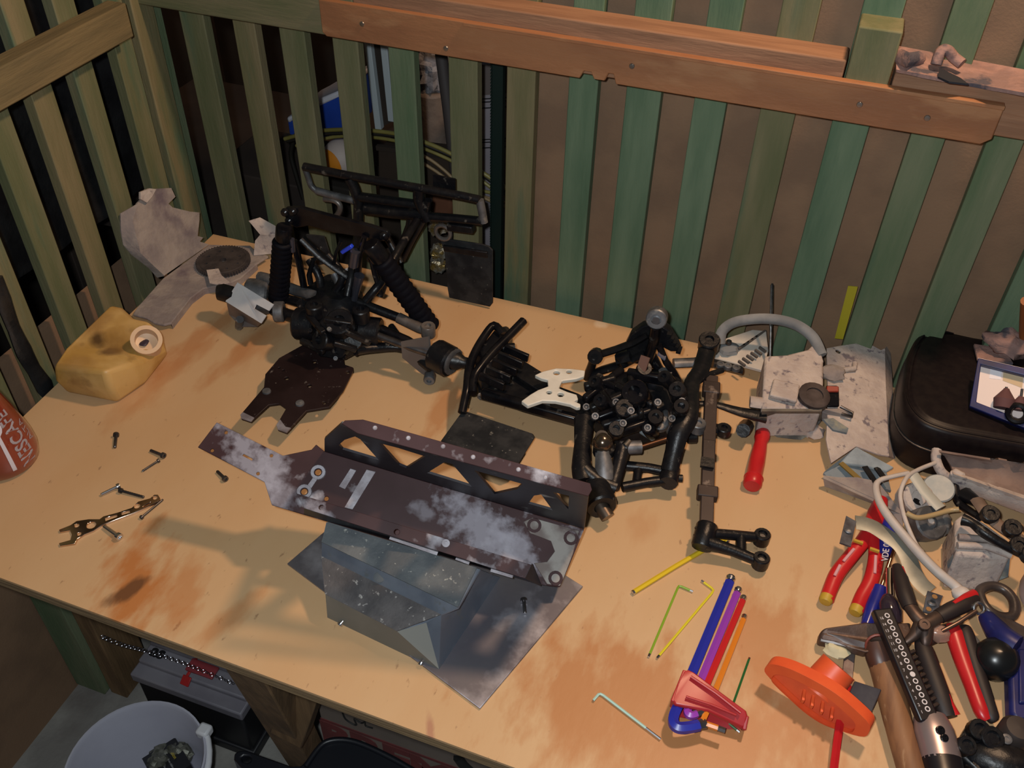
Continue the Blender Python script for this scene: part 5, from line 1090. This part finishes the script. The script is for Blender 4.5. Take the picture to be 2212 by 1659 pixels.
q = PX([(2098, 1550, .026), (2120, 1560, .026), (2135, 1590, .024), (2155, 1610, .022), (2140, 1680, .018), (2110, 1665, .018), (2066, 1625, .018), (2064, 1610, .020)]); g = G(); g.loft([[V((p.x, p.y, T + .001)) for p in q], q]); g.build('block', blackp, cn_, bev=.003)
for x, y, r in ((2112, 1578, .010), (2085, 1612, .009), (2140, 1596, .011)): cap(cn_, 'socket', (x, y, .027), r, .012, (.1, -.3, 1), blackp, hole=.6)
c2_ = thing('ball_stud_cap', 'round black cap with a small screw beside the connector block', 'cap', P(2180, 1610))
g = G(); g.lathe([(.012, 0), (.016, .004), (.016, .024), (.012, .030), (.001, .031)], P(2178, 1605, .0), (0, 0, 1), 22); g.build('cap_body', M('brown_black_cap', (.035, .026, .024), rough=.5), c2_, smooth=50)
cap(c2_, 'screw', (2174, 1597, .030), .005, .003, (0, -.2, 1), metg)
g = G(); g.blob(P(2172, 1650, .016), (.034, .02, .016), 5, .15); g.build('rubber_base', blackp, c2_)

# ================================================================ hex keys
hk = [('yellow long hex key, its far end under the wishbone arm', [(1366, 1281, .003), (1460, 1223, .003), (1555, 1168, .003), (1566, 1165, .003), (1573, 1172, .003)], .0029, (.72, .50, .02)),
      ('thin green hex key lying between the yellow keys', [(1401, 1419, .002), (1464, 1270, .002), (1467, 1266, .002), (1472, 1267, .002), (1497, 1278, .002)], .0014, (.24, .40, .03)),
      ('thin lemon-yellow hex key beside the thin green one', [(1419, 1422, .002), (1538, 1281, .002), (1541, 1275, .002), (1537, 1270, .002), (1515, 1254, .002)], .0014, (.74, .62, .03)),
      ('thin pale turquoise hex key lying alone near the front', [(1281, 1514, .002), (1293, 1500, .002), (1297, 1499, .002), (1303, 1502, .002), (1427, 1597, .002)], .0014, (.44, .66, .58)),
      ('thin dark green hex key passing under the red holder', [(1619, 1421, .002), (1585, 1517, .002), (1570, 1553, .002), (1573, 1562, .002), (1598, 1582, .002)], .0013, (.02, .12, .03))]
for i, (lb, pts, r, c) in enumerate(hk):
    t = thing('hex_key', lb, 'hex key', P(*pts[1]), 'hex keys on the bench'); mt = M('hex_colour_%d' % i, c, rough=.4)
    q = PX(pts); g = G(); g.tube([L3(q[0], q[1], .04)] + q[1:-1] + [L3(q[-1], q[-2], .25)], r, 6); g.build('coloured_sleeve', mt, t, smooth=0)
    for a, b in ((q[0], L3(q[0], q[1], .05)), (q[-1], L3(q[-1], q[-2], .3))):
        g = G(); g.tube([a, b], r * .95, 6); g.build('steel_tip', steel, t, smooth=0)
hs_ = [('thick blue ball-end hex key, first in the red holder', [(1579, 1246), (1576, 1258), (1467, 1522), (1456, 1545), (1455, 1562), (1466, 1572), (1490, 1571), (1512, 1566)], .0056, (.022, .03, .34), .014),
       ('purple ball-end hex key, second in the red holder', [(1596, 1270), (1592, 1282), (1497, 1510), (1487, 1530), (1486, 1541), (1494, 1545), (1506, 1541)], .0044, (.30, .05, .42), .016),
       ('red ball-end hex key, third in the red holder', [(1607, 1288), (1604, 1298), (1520, 1495), (1508, 1520), (1503, 1530)], .0037, (.55, .02, .02), .017),
       ('orange ball-end hex key, last in the red holder', [(1609, 1328), (1606, 1338), (1526, 1540), (1519, 1556), (1521, 1563), (1530, 1566), (1553, 1574)], .0030, (.72, .22, .02), .018)]
for i, (lb, pts, r, c, h) in enumerate(hs_):
    t = thing('hex_key', lb, 'hex key', P(pts[2][0], pts[2][1]), 'hex keys in the red holder'); mt = M('hex_set_colour_%d' % i, c, rough=.35)
    n = len(pts); q = [P(x, y, r + .002 + (h - .004) * min(1, k / 2)) for k, (x, y) in enumerate(pts)]
    q = [q[1]] + smoothpath(q[2:], 4) if n > 5 else q[1:]
    tip = P(pts[0][0], pts[0][1], r + .002)
    g = G(); g.tube(q[:-1] + [L3(q[-1], q[-2], .5)], r, 6); g.build('coloured_sleeve', mt, t, smooth=20)
    g = G(); g.lathe([(r * .9, 0), (r * .7, .003), (r * .55, .005), (r * .95, .0075), (r * .98, .010), (r * .4, .0125)], q[0], tip - q[0], 10); g.build('ball_end', steel, t)
    g = G(); d = (q[-1] - q[-2]).normalized(); g.cyl(L3(q[-1], q[-2], .6), q[-1] + d * .006, r * .95, 6); g.build('steel_tip', steeld if i != 1 else steel, t)
ho = thing('key_holder', 'red translucent plastic holder clamped across the hex key set', 'key holder', P(1530, 1520))
q = PX([(1488, 1446, .030), (1500, 1452, .031), (1612, 1535, .024), (1615, 1545, .022), (1608, 1571, .016), (1600, 1570, .016), (1530, 1535, .024), (1460, 1522, .026), (1453, 1515, .026), (1464, 1480, .029), (1478, 1450, .030)])
hol = M('red_translucent_plastic', (.45, .025, .03), (.38, .02, .025), rough=.35, sc=10)
g = G(); g.prism(q, (0, 0, -.005)); g.build('holder_top', hol, ho, bev=.0015)
tb_(ho, 'raised_ridge', [(1492, 1462, .0325), (1545, 1497, .0305), (1600, 1540, .0265)], .0016, hol)
tb_(ho, 'raised_ridge', [(1482, 1505, .030), (1535, 1522, .028), (1590, 1545, .024)], .0014, hol)
g = G(); g.prism([p + V((0, 0, -.020)) for p in q], (0, 0, -.0015)); g.build('holder_bottom', hol, ho)
for a, b in (((1453, 1515, .024), (1480, 1448, .028)), ((1608, 1571, .014), (1614, 1540, .020))):
    g = G(); g.bar(P(*a) - V((0, 0, .006)), P(*b) - V((0, 0, .006)), .004, .016); g.build('holder_side', hol, ho, bev=.001)

# ================================================================ under the bench
def rg4(c, ax, ay, wx, wy): return [c + ax * wx * i + ay * wy * j for i, j in ((-.5, -.5), (.5, -.5), (.5, .5), (-.5, .5))]
bk_ = thing('bucket', 'white plastic bucket on the floor at the lower left', 'bucket', Z(292, 1650, .20) - V((0, 0, .20)))
bo = ORG[bk_.name]; zr = .20; rr = .5 * (Z(432, 1630, zr) - Z(140, 1640, zr)).length
bucketm = M('lavender_white_plastic', (.52, .52, .60), (.46, .46, .54), rough=.55, sc=6)
g = G(); g.lathe([(.001, .004), (rr * .80, .004), (rr * .86, .04), (rr * .97, zr - .006), (rr, zr), (rr * 1.03, zr), (rr * 1.03, zr - .012), (rr * 1.0, zr - .014), (rr * .84, .0), (.001, .0)], bo, n=48, caps=False); g.build('tub', bucketm, bk_, smooth=40)
bo2 = bo + V((0, 0, zr - .004)); hp_ = []
for i in range(21):
    t = math.pi * i / 20; a = V((math.cos(t) * .55 + .83 * math.sin(t) * .9, 0, 0))
    hp_.append(bo2 + V((.62, .78, 0)) * math.cos(t) * rr * 1.06 + V((.78, -.62, 0)) * math.sin(t) * rr * 1.10 + V((0, 0, 1)) * (-.010 * math.sin(t)))
g = G(); g.tube(hp_, .0048, 8); g.build('handle', M('white_handle', (.75, .75, .78), rough=.45), bk_, smooth=60)
for s in (-1, 1):
    g = G(); g.box(bo2 + V((.62, .78, 0)) * s * rr * 1.05, (.02, .02, .018)); g.build('handle_ear', MATS['white_handle'], bk_, bev=.004)
pk = Z(362, 1650, .112)
g = G(); g.box(pk, (.07, .055, .012), (V((.83, -.5, .25)).normalized(), V((.5, .86, .0)).normalized(), V((-.2, .1, .97)).normalized())); pkt = g.build('black_packet', M('black_card', (.012, .012, .014), rough=.4)); tag(pkt, 'small black packet with fine yellow and white print inside the bucket', 'packet')
for i, (tx, mt, sz) in enumerate((('caution', M('yellow_print', (.55, .42, .04), rough=.6), .008), ('keep away from children', M('grey_print', (.4, .4, .4), rough=.6), .0045), ('read before use', M('grey_print', (.4, .4, .4), rough=.6), .0045))):
    lettering('fine_print', tx, sz, pk + V((.002, .014 - i * .011, .0075)), (.83, -.5, .25), (.5, .86, 0), mt, pkt, depth=.0001)
for k, (dx, dy, rdx) in enumerate(((-.035, .01, .026), (-.015, .03, .022), (-.05, -.02, .02))):
    g = G(); g.blob(Z(352 + 8 * k, 1648, .10) + V((dx * .6 + .02, dy * .6, .004 * k)), (rdx, rdx * .8, .016), k + 3, .5, 16, 10, 2.4); tag(g.build('foil_scrap', M('dirty_foil', (.22, .22, .18), (.08, .08, .06), rough=.4, metal=.4, sc=60, bump=.4), smooth=30), ('crumpled dull foil scrap touching the black packet in the bucket', 'crumpled grey foil scrap at the back of the heap in the bucket', 'crumpled foil scrap at the left of the heap in the bucket')[k], 'foil scrap')
# grey-lidded tool box
zt_ = .150
q0, q1, q2 = Z(279, 1456, zt_), Z(520, 1545, zt_), Z(538, 1520, zt_)
ax = (q1 - q0).normalized(); ay = V((-ax.y, ax.x, 0)).normalized(); wl_ = (q1 - q0).length; dp = .15
tbx = thing('battery_box', 'black battery box with a stepped grey lid under the bench', 'battery box', (q0 + q1) / 2 + ay * dp / 2 - V((0, 0, zt_)))
mid = (q0 + q1) / 2 + ay * dp / 2; lidm = M('grey_lid_plastic', (.19, .18, .21), (.24, .23, .26), rough=.5, sc=12); bodym = M('black_box_plastic', (.012, .012, .015), rough=.5)
g = G(); g.box(V((mid.x, mid.y, zt_ / 2 - .01)), (wl_ * .95, dp * .94, zt_ - .022), (ax, ay, V((0, 0, 1)))); g.build('body', bodym, tbx, bev=.004)
g = G(); g.box(V((mid.x, mid.y, .012)), (wl_ * 1.0, dp * 1.0, .024), (ax, ay, V((0, 0, 1)))); g.build('base_flange', bodym, tbx, bev=.003)
for k, (s0, s1, hz, th) in enumerate(((1.0, 1.0, zt_ - .010, .020), (.97, .84, zt_ + .004, .012), (.95, .62, zt_ + .013, .010))):
    g = G(); g.box(V((mid.x, mid.y, hz)) + ay * (dp * (1 - s1) * .42), (wl_ * s0, dp * s1, th), (ax, ay, V((0, 0, 1)))); g.build('lid_step', lidm, tbx, bev=.003)
lt = V((mid.x, mid.y, zt_ + .0185))
lettering('marker_writing', 'as', .030, Z(342, 1409, zt_ + .0182), ax, ay, M('black_marker', (.01, .01, .012), rough=.5), tbx, depth=.0002, bold=.0012)
redink = M('red_paint', (.42, .02, .02), rough=.45)
rb = thing('red_latch', 'red latch strap hanging over the front of the grey lid', 'latch', lt + ax * .03 - ay * .06)
for a, b, w_ in ((Z(424, 1424, zt_ + .018), Z(414, 1445, zt_ + .018), .006), (Z(415, 1444, zt_ + .018), Z(404, 1463, zt_ + .011), .005), (Z(406, 1462, zt_ + .012), Z(398, 1482, zt_ + .003), .016)):
    g = G(); g.bar(a + V((0, 0, .002)), b + V((0, 0, .002)), w_, .003); g.build('strap', redink, rb, bev=.0008)
g = G(); g.box(Z(437, 1445, zt_ + .021), (.05, .022, .005), (ax, ay, V((0, 0, 1)))); tag(g.build('red_clip', M('clear_red_plastic', (.30, .05, .06), rough=.2), bev=.001), 'shiny translucent red clip on the grey lid', 'clip')
# bead chain
cp = [Z(221, 1376, .30), Z(262, 1392, .255), Z(300, 1402, .225), Z(345, 1415, .20), Z(395, 1432, .19), Z(440, 1450, .185), Z(508, 1478, .18)]
cps = smoothpath(cp, 8); g = G()
for i in range(0, len(cps) - 1):
    d = cps[i + 1] - cps[i]; n_ = d.cross(V((0, 0, 1))).normalized() if i % 2 else V((0, 0, 1)); g.torus(cps[i], .0030, .0006, n_, 10, 5)
tag(g.build('thin_chain', M('glinting_chain', (.45, .45, .50), rough=.25, metal=1.)), 'thin glinting chain strung across the grey-lidded box', 'chain')
# carton
yc = .56; xl_ = WB(690, 1540, yc).x
crt = thing('carton', 'brown cardboard carton with red printing under the front edge of the bench', 'carton', (xl_ + .35, yc + .14, 0))
cardm = M('grey_brown_card', (.19, .15, .125), (.15, .12, .10), rough=.85, sc=8, bump=.05)
zc = WB(690, 1590, yc).z; zc2 = WB(683, 1522, yc).z
hc = max(zc2 + .03, zc + .1)
g = G(); g.box((xl_ + .35, yc + .14, hc / 2), (.70, .28, hc)); g.build('box', cardm, crt, bev=.002)
zb1 = WB(692, 1553, yc).z
redband = M('faded_red_print', (.17, .03, .03), (.12, .025, .025), rough=.8, sc=20)
vs, fs = text_mesh('BREMMEN', .075, .0003, .004)
g = G(); g.add([V((xl_ + .19 + q.x * 1.15, yc - .0006 - q.z, zb1 - .035 + q.y)) for q in vs], fs); g.build('red_lettering', redband, crt, smooth=0)
for z_ in (zb1 + .002, zb1 - .078):
    g = G(); g.box((xl_ + .2, yc - .0004, z_), (.40, .0008, .006)); g.build('red_line', redband, crt)
tb_(crt, 'ink_squiggle', [WB(x, y, yc - .001) for x, y in ((740, 1540), (746, 1553), (760, 1563), (770, 1566), (765, 1553), (780, 1562), (788, 1560), (790, 1568), (805, 1573))], .0012, M('ink_black', (.01, .01, .01), rough=.6), k=3)
tb_(crt, 'ink_mark', [WB(x, y, yc - .001) for x, y in ((990, 1634), (1000, 1648), (1015, 1662))], .008, MATS['ink_black'])
# black tool tray in front
mt_ = thing('black_tray', 'black moulded plastic tray with a hanging slot at the bottom edge', 'tray', Z(720, 1650, .33))
q = [Z(x, y, .33) for x, y in ((505, 1640), (506, 1628), (514, 1622), (530, 1620), (560, 1630), (630, 1655), (650, 1654), (672, 1630), (690, 1608), (712, 1596), (750, 1594), (790, 1606), (850, 1635), (900, 1662), (960, 1720), (700, 1800), (560, 1700))]
hole = [Z(x, y, .33) for x, y in ((520, 1636), (526, 1632), (538, 1633), (543, 1637), (541, 1644), (534, 1648), (523, 1645))]
g = G(); g.prism(q, (0, 0, -.03), [hole]); g.build('tray_body', M('satin_black_tray', (.008, .009, .013), rough=.4), mt_, bev=.003)
tb_(mt_, 'raised_rim', [Z(x, y, .333) for x, y in ((660, 1656), (690, 1614), (714, 1600), (750, 1599), (790, 1611), (850, 1640), (905, 1672))], .004, MATS['satin_black_tray'], k=4)
# brown block by the stud
g = G(); g.box((-.926, .625, .17), (.034, .07, .34)); tag(g.build('timber_block', leg, bev=.002), 'short brown timber block standing beside the green stud under the bench', 'timber block')

# ================================================================ things stored behind the slats
YS = 1.36
tubw = thing('storage_tub', 'blue storage tub with a white rim behind the slats', 'tub', WB(690, 280, YS + .05))
bluet = M('royal_blue_plastic', (.02, .07, .42), (.015, .05, .30), rough=.4, sc=8)
q = [WB(x, y, YS) for x, y in ((622, 262), (640, 248), (690, 224), (735, 205), (740, 300), (690, 302), (626, 290))]
g = G(); g.prism(q, (0, .12, 0)); g.build('tub_body', bluet, tubw, bev=.006)
q = [WB(x, y, YS - .004) for x, y in ((618, 255), (640, 244), (690, 214), (738, 194), (738, 207), (692, 229), (640, 254), (622, 268))]
g = G(); g.prism(q, (0, .13, 0)); g.build('white_rim', M('white_tub_rim', (.60, .60, .66), rough=.5), tubw, bev=.004)
pf = thing('picture_frame', 'narrow white-edged dark frame standing behind the slats', 'frame', WB(815, 275, 1.33))
for a, b in (((795, 80), (820, 277)), ((830, 80), (848, 260))):
    g = G(); g.bar(WB(*a, 1.33), WB(*b, 1.33), .012, .012, up=(0, 1, 0)); g.build('white_edge', M('greyed_white', (.40, .45, .47), rough=.6), pf, bev=.001)
q = [WB(x, y, 1.335) for x, y in ((800, 80), (835, 80), (850, 262), (822, 275))]
g = G(); g.prism(q, (0, .01, 0)); g.build('dark_panel', void, pf)
rl = thing('wrapped_roll', 'brown wrapped roll topped with crumpled grey plastic behind the slats', 'roll', V((WB(935, 190, 1.51).x, 1.51, .572)))
g = G(); b = WB(935, 190, 1.51); a = V((b.x, b.y, .572)); g.cyl(a, b, .034, 20); g.build('roll', M('kraft_brown', (.17, .125, .10), (.22, .165, .13), rough=.6, sc=30, bump=.3), rl, bev=.006)
g = G(); c = WB(932, 150, 1.51); g.blob(c, (.038, .034, .05), 5, .5, 22, 16, 3.0); g.build('crumpled_plastic', M('grey_film', (.26, .25, .27), (.16, .155, .17), rough=.4, sc=40, bump=.6), rl, smooth=25)
tubething('leaning_pole', 'dark brown pole leaning beside the wrapped roll behind the slats', 'pole', [WB(952, 110, 1.32), WB(968, 230, 1.30), WB(985, 380, 1.28)], .010, M('dark_brown_pole', (.05, .04, .038), rough=.7), k=0)
fp = thing('fence_post', 'black-green steel post with notched edges standing behind the slats', 'fence post', V((-.42, 1.16, 0)))
a = WB(1048 + 8, 120, 1.155); b = WB(1082, 640, 1.155); pst = M('black_green_steel', (.008, .022, .018), rough=.5, metal=.3)
g = G(); g.box((-.4285, 1.157, .72), (.016, .010, 1.44)); g.build('web', pst, fp)
g = G()
for i in range(120): g.box((-.4375, 1.157, .60 + i * .0045), (.003, .010, .0026))
g.build('notches', pst, fp)
dw = thing('ribbed_carton', 'grey striped carton seen between the slats beside the steel post', 'carton', V((WB(1070, 320, 1.30).x, 1.36, WB(1070, 320, 1.30).z - .05)))
q = [WB(x, y, 1.30) for x, y in ((1020, 140), (1110, 140), (1108, 330), (1022, 345))]; q[2].z = q[3].z = .572
g = G(); g.prism(q, (0, .12, 0)); g.build('box', M('mauve_grey_card', (.26, .235, .26), (.22, .20, .22), rough=.7, sc=10), dw)
for y in (212, 219, 232, 300, 306, 318):
    g = G(); g.bar(WB(1020, y + 3, 1.2992), WB(1110, y - 2, 1.2992), .0012, .0018, up=(0, 1, 0)); g.build('printed_line', blackp, dw)
q = [WB(x, y, 1.2985) for x, y in ((1020, 140), (1110, 140), (1109, 200), (1021, 208))]
g = G(); g.prism(q, (0, .001, 0)); g.build('upper_panel', M('dark_mauve_card', (.12, .095, .09), rough=.7), dw)
# hose coil
hm_ = M('yellow_green_hose', (.16, .14, .035), (.26, .22, .07), rough=.4, sc=10); hm2 = M('black_hose_rubber', (.015, .013, .010), rough=.5)
hc_ = thing('hose_coil', 'loops of yellow and black garden hose lying behind the slats', 'hose', WB(860, 330, 1.26))
for k, (pts, r, mt) in enumerate(((((615, 300), (680, 284), (760, 280), (850, 288), (920, 308), (980, 335), (1050, 378), (1100, 410)), .0035, hm_), (((620, 305), (690, 290), (780, 287), (870, 297), (940, 322), (1000, 350), (1060, 390), (1100, 425)), .0035, hm2), (((640, 315), (720, 296), (800, 296), (880, 310), (950, 335), (1010, 368), (1080, 420)), .003, hm_),
                                  (((900, 330), (930, 345), (960, 368), (990, 395), (1040, 425), (1100, 450)), .0028, M('tan_cable', (.30, .20, .10), rough=.5)), (((910, 350), (945, 372), (985, 402), (1020, 418), (1100, 440)), .0028, MATS['tan_cable']), (((990, 405), (1040, 412), (1100, 425)), .003, hm_), (((640, 290), (628, 330), (640, 380), (655, 430)), .004, hm2))):
    tb_(hc_, 'hose_loop', [WB(x, y, 1.24 + .008 * k) for x, y in pts], r, mt, k=4)
g = G(); g.box((WB(738, 340, 1.33).x, 1.335, (WB(738, 340, 1.33).z - .034 + .66) / 2), (.12, .10, WB(738, 340, 1.33).z - .034 - .662)); tag(g.build('dark_tin', void, bev=.003), 'dark tin standing under the orange ball behind the slats', 'tin')
fb = thing('orange_ball', 'orange and white ball sitting behind the slats below the blue tub', 'ball', WB(735, 375, 1.30))
c = WB(738, 340, 1.33); g = G(); g.blob(c, (.034,) * 3, 1, .0, 24, 14); g.build('ball', M('soft_white_ball', (.50, .42, .38), rough=.6), fb, smooth=60)
g = G(); axb = V((.5, -.75, .15)).normalized(); a_ = axb.orthogonal().normalized(); b_ = axb.cross(a_)
axb2 = V((-.35, -.85, -.1)).normalized(); a_ = axb2.orthogonal().normalized(); b_ = axb2.cross(a_)
rows = [[c + (axb2 * math.cos(t) + (a_ * math.cos(p) + b_ * math.sin(p)) * math.sin(t)) * .0352 for p in [2 * math.pi * i / 20 for i in range(21)]] for t in (.02, .35, .65, .85)]
g.grid(rows, .0006); g.build('orange_panel', M('ball_orange', (.62, .22, .015), rough=.5), fb, smooth=60)
bx2 = thing('dark_crate', 'dark brown crate behind the bumper rack beyond the slats', 'crate', V((WB(860, 400, 1.30).x, 1.38, WB(860, 400, 1.30).z - .1)))
q = [WB(x, y, 1.30) for x, y in ((816, 322), (1000, 345), (1000, 520), (820, 520))]; q[2].z = q[3].z = .572
g = G(); g.prism(q, (0, .05, 0)); g.build('crate_body', M('dark_brown_crate', (.035, .022, .014), (.025, .016, .011), rough=.7, sc=10), bx2, bev=.003)
g = G(); g.bar(WB(814, 318, 1.296), WB(1000, 341, 1.296), .008, .008); g.build('crate_rim', void, bx2)
g = G(); q = [WB(x, y, 1.25) for x, y in ((930, 422), (978, 428), (976, 470), (932, 466))]; g.prism(q, (0, .05, 0)); tag(g.build('brown_jar', M('brown_glass', (.14, .06, .035), rough=.25), bev=.008, seg=3), 'brown glass jar seen through the bumper rack', 'jar')
for k, (x, y) in enumerate(((945, 490), (948, 545), (945, 572))):
    g = G(); g.blob(WB(x, y, 1.20), (.016, .012, .014), k + 20, .5, 16, 10, 2.5); tag(g.build('foil_bag', M('gold_foil', (.46, .30, .09), (.62, .58, .50), rough=.25, metal=.7, sc=70, bump=.4), smooth=30), ('gold foil scrap behind the slats, topmost of three', 'gold foil scrap behind the slats, middle of three', 'gold foil scrap behind the slats, lowest of three')[k], 'foil')
# black plastic behind the left wall
bs = M('black_plastic_sheet', (.012, .012, .013), (.02, .02, .021), rough=.3, sc=20, bump=.8, bsc=25)
rows = [[V((-1.07 + .02 * noise.noise(V((y * 9, z * 7, 0))), y, z)) for z in [.70 + i * .05 for i in range(18)]] for y in [.25 + j * .045 for j in range(22)]]
g = G(); g.grid(rows, .002); tag(g.build('black_sheeting', bs, smooth=40), 'crumpled black plastic sheeting hanging outside the left slats', 'sheeting')

shf = thing('added_shelf', 'added dark shelf hiding the floor behind the slats and carrying the hose and crate', 'shelf', (-.80, 1.50, 0))
shm = M('dark_shelf_board', (.045, .03, .022), (.03, .02, .016), rough=.85, sc=6)
g = G(); g.box((-.80, 1.50, .555), (1.3, .60, .03)); g.build('shelf_board', shm, shf, bev=.002)  # board added as support, made wide to darken the floor seen through the gaps
for x in (-1.40, -.20):
    for y in (1.23, 1.77):
        g = G(); g.box((x, y, .27), (.045, .045, .54)); g.build('leg', shm, shf, bev=.002)
g = G(); g.box((-.93, 1.38, .615), (.24, .18, .09)); tag(g.build('cardboard_box', shm, bev=.003), 'dark flat cardboard box under the orange ball behind the slats', 'box')
q = [WX(x, y, -.938) for x, y in ((-6, 600), (8, 650), (30, 710), (52, 760), (74, 800), (96, 835), (106, 852))]
g = G(); g.tube(smoothpath(q, 5), [.008, .012, .010, .013, .011, .014, .010], 9, flat=.5); tag(g.build('black_plastic_roll', bs, smooth=40), 'twisted black plastic hanging down against the left slats', 'plastic sheet')
